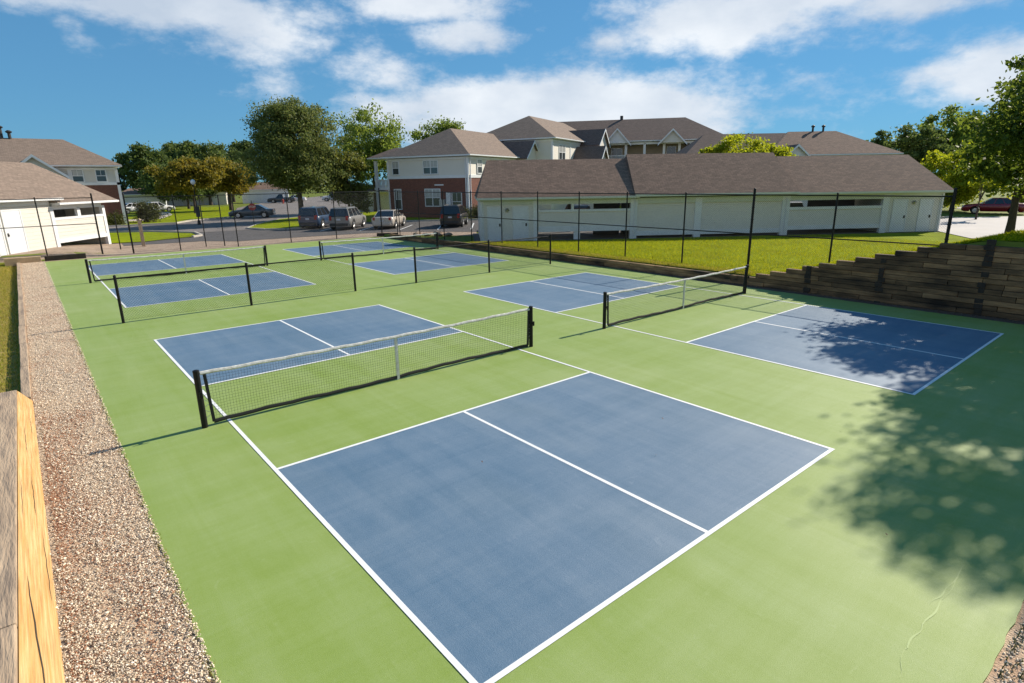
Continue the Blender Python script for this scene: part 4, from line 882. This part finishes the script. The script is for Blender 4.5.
# ------------------------------------------------------------ vehicles
def car(name, label, x, y, head, kind, paintm, group=None, cat='car', L=None, plate=True):
    """x,y centre; head: heading angle of the front in the xy plane"""
    fr = F((x, y), (math.cos(head), math.sin(head)), (-math.sin(head), math.cos(head)))
    t = thing(name, (x, y, 0), label, cat, group)
    suv = kind == 'suv'; pick = kind == 'pickup'
    L = L or (4.6 if suv else 4.75 if kind == 'sedan' else 5.4); Wd = .91 if not suv else .93
    wb = L*.585; xr, xf = -wb/2-.02, wb/2-.02; rw = .33 if kind == 'sedan' else .37; belt = .93 if kind == 'sedan' else 1.08; H_ = 1.46 if kind == 'sedan' else 1.76
    def top(s):  # deck height along the body
        f = s/L
        if suv: return belt-.0 if s < L*.22 else belt-.02-.16*((s/L-.22)/.28)**1.6
        return belt+.04-.03*abs(f) if s < -.1*L else (belt if s < .2*L else belt-.17*((f-.2)/.3)**1.5)
    ss_ = np.linspace(-L/2, L/2, 61); rings = []
    for s in ss_:
        zb = .24
        for cx_ in (xr, xf):
            d = abs(s-cx_)
            if d < rw+.07: zb = max(zb, math.sqrt((rw+.07)**2-d*d)+rw-.02)
        e = min(1, (L/2-abs(s))/.35); wdt = Wd*(1-.16*(1-e)**2.2); zt = top(s)-.10*(1-e)**2*(1.4 if s > 0 else .5)
        zbk = zb if e > .35 else zb+.06*(1-e)
        zm = min(.62, zt-.12)
        zb_ = min(zbk, zt-.16); zm = max(zm, zb_+.03)
        rings.append([(s, -wdt*.93, zb_), (s, -wdt, zm), (s, -wdt*.985, zt-.07), (s, -wdt*.9, zt), (s, 0, zt+.025), (s, wdt*.9, zt), (s, wdt*.985, zt-.07), (s, wdt, zm), (s, wdt*.93, zb_)])
    mb = MB(fr); n = 9
    mb.add([mb.P(*p) for r_ in rings for p in r_], [(i*n+k, i*n+(k+1) % n, (i+1)*n+(k+1) % n, (i+1)*n+k) for i in range(60) for k in range(n)]+[tuple(range(n)), tuple(range(60*n+n-1, 60*n-1, -1))])
    body = mb.build('body', paintm, t, smooth=False)
    for p in body.data.polygons: p.use_smooth = len(p.vertices) == 4
    # greenhouse
    if suv: g0, g1, r0, r1 = -L/2+.08, L*.23, -L/2+.3, L*.08
    elif pick: g0, g1, r0, r1 = -.5, L*.2, -.35, L*.08
    else: g0, g1, r0, r1 = -L*.40, L*.22, -L*.2, L*.06
    wb_, wt = Wd*.92, Wd*.72; zt = H_-.05
    mb = MB(fr).hexa([(g0, -wb_, belt-.06), (g1, -wb_, belt-.06), (g1, wb_, belt-.06), (g0, wb_, belt-.06)], [(r0, -wt, zt), (r1, -wt, zt), (r1, wt, zt), (r0, wt, zt)])
    mb.build('windows', M['carglass'], t, bevel=.03)
    mb = MB(fr).hexa([(r0-.05, -wt-.02, zt-.03), (r1+.04, -wt-.02, zt-.03), (r1+.04, wt+.02, zt-.03), (r0-.05, wt+.02, zt-.03)], [(r0+.08, -wt+.1, H_), (r1-.12, -wt+.1, H_), (r1-.12, wt-.1, H_), (r0+.08, wt-.1, H_)])
    rf = mb.build('roof', paintm, t, bevel=.02)
    mb = MB(fr)
    def side_pt(f, q):  # f along, q up, on the side glass
        return (g0+(g1-g0)*f)*(1-q)+(r0+(r1-r0)*f)*q, (wb_*(1-q)+wt*q), (belt-.06)*(1-q)+zt*q
    for sg in (-1, 1):
        for f in ((0.0, .06), (.36, .39), (.66, .69), (.96, 1.0)) if not pick else ((0, .06), (.48, .52), (.95, 1)):
            a0, w0, z0 = side_pt(f[0], .0); a1, _, _ = side_pt(f[1], .0); c0, w1, z1 = side_pt(f[0], 1); c1, _, _ = side_pt(f[1], 1)
            o1 = .014; MB(fr).hexa([(a0, sg*(w0-.03), z0), (a1, sg*(w0-.03), z0), (a1, sg*(w0+o1), z0), (a0, sg*(w0+o1), z0)], [(c0, sg*(w1-.03), z1), (c1, sg*(w1-.03), z1), (c1, sg*(w1+o1), z1), (c0, sg*(w1+o1), z1)]).build('pillar', paintm, t)
    if suv or kind == 'sedan':
        mb = MB(fr)
        for sg in (-1, 1): mb.hexa([(g1-.32, sg*wb_, belt+.0), (g1-.2, sg*wb_, belt), (g1-.2, sg*(wb_+.18), belt+.02), (g1-.32, sg*(wb_+.18), belt+.02)], [(g1-.32, sg*wb_, belt+.12), (g1-.2, sg*wb_, belt+.12), (g1-.22, sg*(wb_+.16), belt+.14), (g1-.32, sg*(wb_+.16), belt+.14)])
        mb.build('door_mirrors', paintm, t)
    if suv:
        mb = MB(fr)
        for sg in (-1, 1): mb.box(r0+.2, r1-.1, sg*(wt-.14)-.02, sg*(wt-.14)+.02, H_, H_+.05)
        mb.build('roof_rails', M['chrome'], t)
    for cx_ in (xr, xf):
        for sg in (-1, 1):
            mb = MB(fr); prof = [(rw*.6, -.1), (rw*.95, -.11), (rw, -.07), (rw, .07), (rw*.95, .11), (rw*.6, .1)]
            mb.lathe((cx_, sg*(Wd-.11), rw), prof, 22, ax='y'); wh = mb.build('wheel', M['tyre'], t)
            mb = MB(fr); c_ = sg*(Wd-.11)+sg*.105; mb.lathe((cx_, c_, rw), [(rw*.62, -.012), (rw*.62, .012), (rw*.5, .014)], 18, ax='y')
            for k in range(5):
                a = k*1.2566; mb.tube((cx_, c_+sg*.016, rw), (cx_+math.cos(a)*rw*.58, c_+sg*.016, rw+math.sin(a)*rw*.58), .025, n=5)
            mb.build('rim', M['rim'], wh)
    for sg in (-1, 1):
        z0, z1 = (.72, .95) if not suv else (.78, 1.12)
        MB(fr).box(-L/2-.012, -L/2+.12, sg*Wd*.62, sg*Wd*.83, z0, z1 if sg > 0 else z1).build('tail_light', M['redlens'], t, bevel=.01)
        MB(fr).box(L/2-.2, L/2-.01, sg*Wd*.55, sg*Wd*.8, .6, .74).build('headlight', M['clearlens'], t, bevel=.01)
    MB(fr).box(-L/2-.05, -L/2+.06, -Wd*.8, Wd*.8, .34, .56).build('rear_bumper', paintm if not suv else M['vent'], t, bevel=.03)
    MB(fr).box(L/2-.1, L/2+.03, -Wd*.75, Wd*.75, .3, .5).build('front_bumper', paintm, t, bevel=.03)
    if plate: MB(fr).box(-L/2-.065, -L/2-.052, -.16, .16, .6 if not suv else .78, .74 if not suv else .92).build('number_plate', M['plate'], t)
    if suv: MB(fr).hexa([(-L/2+.04, -.62, belt+.02), (-L/2+.06, -.62, belt+.02), (-L/2+.06, .62, belt+.02), (-L/2+.04, .62, belt+.02)], [(-L/2+.2, -.5, zt-.1), (-L/2+.22, -.5, zt-.1), (-L/2+.22, .5, zt-.1), (-L/2+.2, .5, zt-.1)]).build('rear_window', M['carglass'], t)
    return t
PT = {'navy': paint('paint_navy', (.02, .05, .11)), 'silver': paint('paint_silver', (.22, .215, .205), .35), 'champagne': paint('paint_champagne', (.55, .49, .42)), 'black': paint('paint_black', (.012, .012, .015)),
      'greyblue': paint('paint_greyblue', (.06, .08, .1)), 'red': paint('paint_red', (.2, .01, .022)), 'white': paint('paint_white', (.75, .75, .75)), 'darkgrey': paint('paint_darkgrey', (.05, .055, .06))}
HD = R(47)
hx, hy = math.cos(HD), math.sin(HD)
def park(px, py, off=1.35, side=.9):   # from the rear-right wheel contact point to the car centre
    return px+hx*off-hy*side*1.0*(1), py+hy*off+hx*side
for nm, lab, (px, py), kind, pt in (
    ('parked_suv', 'dark blue estate car parked nearest the largest tree', (17.66, 44.86+1.2), 'suv', 'navy'),
    ('parked_suv', 'silver-grey estate car parked between the blue car and the pale sedan', (18.95, 42.8), 'suv', 'silver'),
    ('parked_car', 'pale champagne sedan parked alone in the lot before the brick building', (21.8, 40.9), 'sedan', 'champagne'),
    ('parked_suv', 'black estate car parked near the corner of the brick building', (26.4, 37.9), 'suv', 'black')):
    cx_, cy_ = park(px, py); car(nm, lab, cx_, cy_, HD, kind, PT[pt], 'cars parked in the lot behind the courts')
car('passing_car', 'dark grey-blue sedan on the road under the olive trees', 18.6, 68.8, R(180-28), 'sedan', PT['greyblue'])
car('parked_car', 'dark red sedan parked beyond the garages at the right edge', 68.5, 11.4, R(105), 'sedan', PT['red'])
car('parked_suv', 'white estate car behind the first carport opening of the garage row', *gf(4.2, 9.5, 0).xy, math.atan2(-.5735, .819), 'suv', PT['white'])
car('parked_car', 'dark sedan behind the second carport opening of the garage row', *gf(8.0, 10.5, 0).xy, math.atan2(.819, .5735), 'suv', PT['darkgrey'])
car('parked_suv', 'white estate car behind the right hand carport opening', *gf(21.6, 9.0, 0).xy, math.atan2(.819, .5735), 'suv', PT['white'])
car('parked_suv', 'silver estate car behind the right hand carport opening', *gf(24.6, 9.6, 0).xy, math.atan2(.819, .5735), 'suv', PT['silver'])
far = [((10.6, 96), 'sedan', 'white', 'far white sedan seen over the dark rounded bush', 20), ((13.6, 98), 'sedan', 'white', 'far white sedan nearest the garage beside the left brick apartments', 20),
       ((40, 122), 'pickup', 'darkgrey', 'distant dark pickup left of the big tree trunk', 150), ((44, 126), 'sedan', 'white', 'distant white car just left of the big tree trunk', 150),
       ((51, 122), 'suv', 'white', 'distant white estate car right of the big tree trunk', 150), ((56, 121), 'suv', 'darkgrey', 'distant dark estate car at the right of the far lot', 150)]
for (x, y), k, p_, lab, a in far: car('parked_car', lab, x, y, R(a), k, PT[p_], plate=False)

# parking stripes
mb = MB()
def stripe(p, q, w_=.12):
    p, q = Vector((*p, 0)), Vector((*q, 0)); d = (q-p).normalized(); s_ = Vector((-d.y, d.x, 0))*w_/2
    mb.add([p-s_+Vector((0, 0, .008)), p+s_+Vector((0, 0, .008)), q+s_+Vector((0, 0, .008)), q-s_+Vector((0, 0, .008))], [(0, 3, 2, 1)])
for p, q in (((21.3, 39.4), (24.7, 43.3)), ((23.4, 37.1), (27.1, 42.1)), ((25.3, 35.2), (29.7, 40.9)), ((18.6, 41.0), (22.2, 45.2)), ((16.2, 43.1), (19.6, 47.2))): stripe(p, q)
tag(mb.build('parking_lines', M['line']), kind='structure')

# ------------------------------------------------------------ street furniture
t = thing('street_lamp', (11.2, 60.5, 0), 'black lamp post with a round white globe in front of the olive trees', 'lamp')
mb = MB().tube((11.2, 60.5, 0), (11.2, 60.5, 3.75), .055, .04, n=10); mb.lathe((11.2, 60.5, 0), [(.16, 0), (.14, .3), (.06, .5)], 12); mb.build('pole', M['black'], t)
mb = MB().lathe((11.2, 60.5, 3.75), [(.05, 0), (.12, .03), (.2, .14), (.22, .25), (.18, .38), (.08, .46), (.02, .48)], 16); mb.build('globe', M['globe'], t, smooth=True)
mb = MB().box(11.02, 11.38, 60.25, 60.42, .75, 1.75); mb.build('notice_box', M['vent'], t, bevel=.02)
t = thing('stop_sign', (14.1, 53.0, 0), 'red octagonal stop sign on a thin post before the dark sedan', 'sign')
MB().tube((14.1, 53.0, 0), (14.1, 53.0, 2.3), .03, n=8).build('post', M['black'], t)
sf = F((14.1, 52.95), (.97, -.24), (.24, .97))
oct_ = [(.3*math.cos(R(22.5+45*k))/.924, 1.75+.3*math.sin(R(22.5+45*k))/.924) for k in range(8)]
face = MB(sf).prism_t(oct_, 0, .012).build('sign_plate', M['signred'], t)
txt = bpy.data.curves.new('stop_text', 'FONT'); txt.body = 'STOP'; txt.size = .22; txt.align_x = 'CENTER'; txt.align_y = 'CENTER'; txt.extrude = .002
to = bpy.data.objects.new('tmp', txt); COL.objects.link(to); dg = bpy.context.evaluated_depsgraph_get(); me = bpy.data.meshes.new_from_object(to.evaluated_get(dg)); bpy.data.objects.remove(to)
lt = bpy.data.objects.new('lettering', me); COL.objects.link(lt); me.materials.append(M['line']); lt.parent = face
pos = sf(0, -.006, 1.75)-Vector((14.1, 53.0, 0)); lt.matrix_local = Matrix.Translation(pos) @ Matrix.Rotation(math.atan2(-.24, .97), 4, 'Z') @ Matrix.Rotation(R(90), 4, 'X')
t = thing('fire_hydrant', (38.5, 117, 0), 'small red fire hydrant on the far grass beyond the dark sedan', 'hydrant')
MB().lathe((38.5, 117, 0), [(.2, 0), (.2, .06), (.14, .08), (.14, .6), (.18, .62), (.16, .75), (.06, .88), (.03, .92)], 12).build('barrel', M['hyd'], t)
MB().tube((38.2, 117, .5), (38.8, 117, .5), .07, n=8).build('nozzle', M['hyd'], t)
# rocks and small timbers at the far right court corner
def rock(x, y, r_, label):
    bm = bmesh.new(); bmesh.ops.create_icosphere(bm, subdivisions=2, radius=r_)
    for v in bm.verts: v.co *= random.uniform(.8, 1.15); v.co.z *= .55
    me = bpy.data.meshes.new('rock'); bm.to_mesh(me); bm.free(); me.materials.append(M['dirt']); o = bpy.data.objects.new('rock', me); COL.objects.link(o); o.location = (x, y, r_*.3); tag(o, label, 'rock', 'rocks by the far right court corner')
for x, y, r_ in ((19.4, 33.5, .35), (19.9, 33.0, .28), (20.4, 32.3, .4), (20.9, 31.8, .3)): rock(x, y, r_, 'rough brown rock in the heap behind the far right court corner')
tag(MB(F((18.0, 35.0), (.75, -.6), (.6, .75))).box(-.9, .6, 0, .2, 0, .2).build('timber_beam', M['wood_dark'], base=(18, 35, 0), bevel=.01), 'dark short timber lying at the far right court corner', 'timber')
# pale drag marks on the near right corner of the court
M['scuff'] = nmat('scuffed_paint', (.29, .385, .13), (.265, .36, .1), scale=14, rough=.65, s3=30)
mb = MB()
for pts in ([[4.49, -1.87], [3.92, -1.86], [3.5, -1.82]], [[4.32, -1.88], [3.69, -1.88], [3.16, -1.87], [2.82, -1.86], [2.42, -1.94]]):
    P_ = []
    for i in range(len(pts)-1):
        for k in range(8): f = k/8; P_.append((pts[i][0]+(pts[i+1][0]-pts[i][0])*f+.012*math.sin(i*3+k*.8), pts[i][1]+(pts[i+1][1]-pts[i][1])*f+.01*math.sin(i*2+k*.9)))
    for i in range(len(P_)-1):
        zz = .0025 if len(pts) == 3 else .0035; a, b = Vector((*P_[i], zz)), Vector((*P_[i+1], zz)); d = (b-a).normalized(); q = Vector((-d.y, d.x, 0))*(.006+.003*math.sin(i*.7))*math.sin(math.pi*(i+.5)/len(P_))
        mb.add([a-q, b-q, b+q, a+q], [(0, 1, 2, 3)])
tag(mb.build('scuff_marks', M['scuff']), kind='structure')
# fallen leaves on the courts
for k in (0, 3, 5, 8, 9, 13):
    x, y = [(2.2, 2.9), (3.0, 3.4), (1.2, 1.2), (5.2, 2.2), (7.5, 3.2), (6.8, .2), (1.1, .8), (2.0, 5.4), (5.1, -1.6), (4.4, -1.2), (3.7, -1.5), (8.3, 3.9), (.9, 4.9), (4.1, 1.5), (2.6, -.6), (9.3, 1.0)][k]
    a = random.uniform(0, 6.28); s_ = random.uniform(.012, .02); mb = MB(F((x, y), (math.cos(a), math.sin(a)), (-math.sin(a), math.cos(a))))
    mb.add([mb.P(-s_, 0, .012), mb.P(0, -s_*.5, .02), mb.P(s_, 0, .028), mb.P(0, s_*.5, .018)], [(0, 1, 2, 3)])
    tag(mb.build('dead_leaf', M['leafbrown'], base=(x, y, 0)), 'tiny brown dead leaf lying on the court', 'leaf', 'dead leaves on the courts')
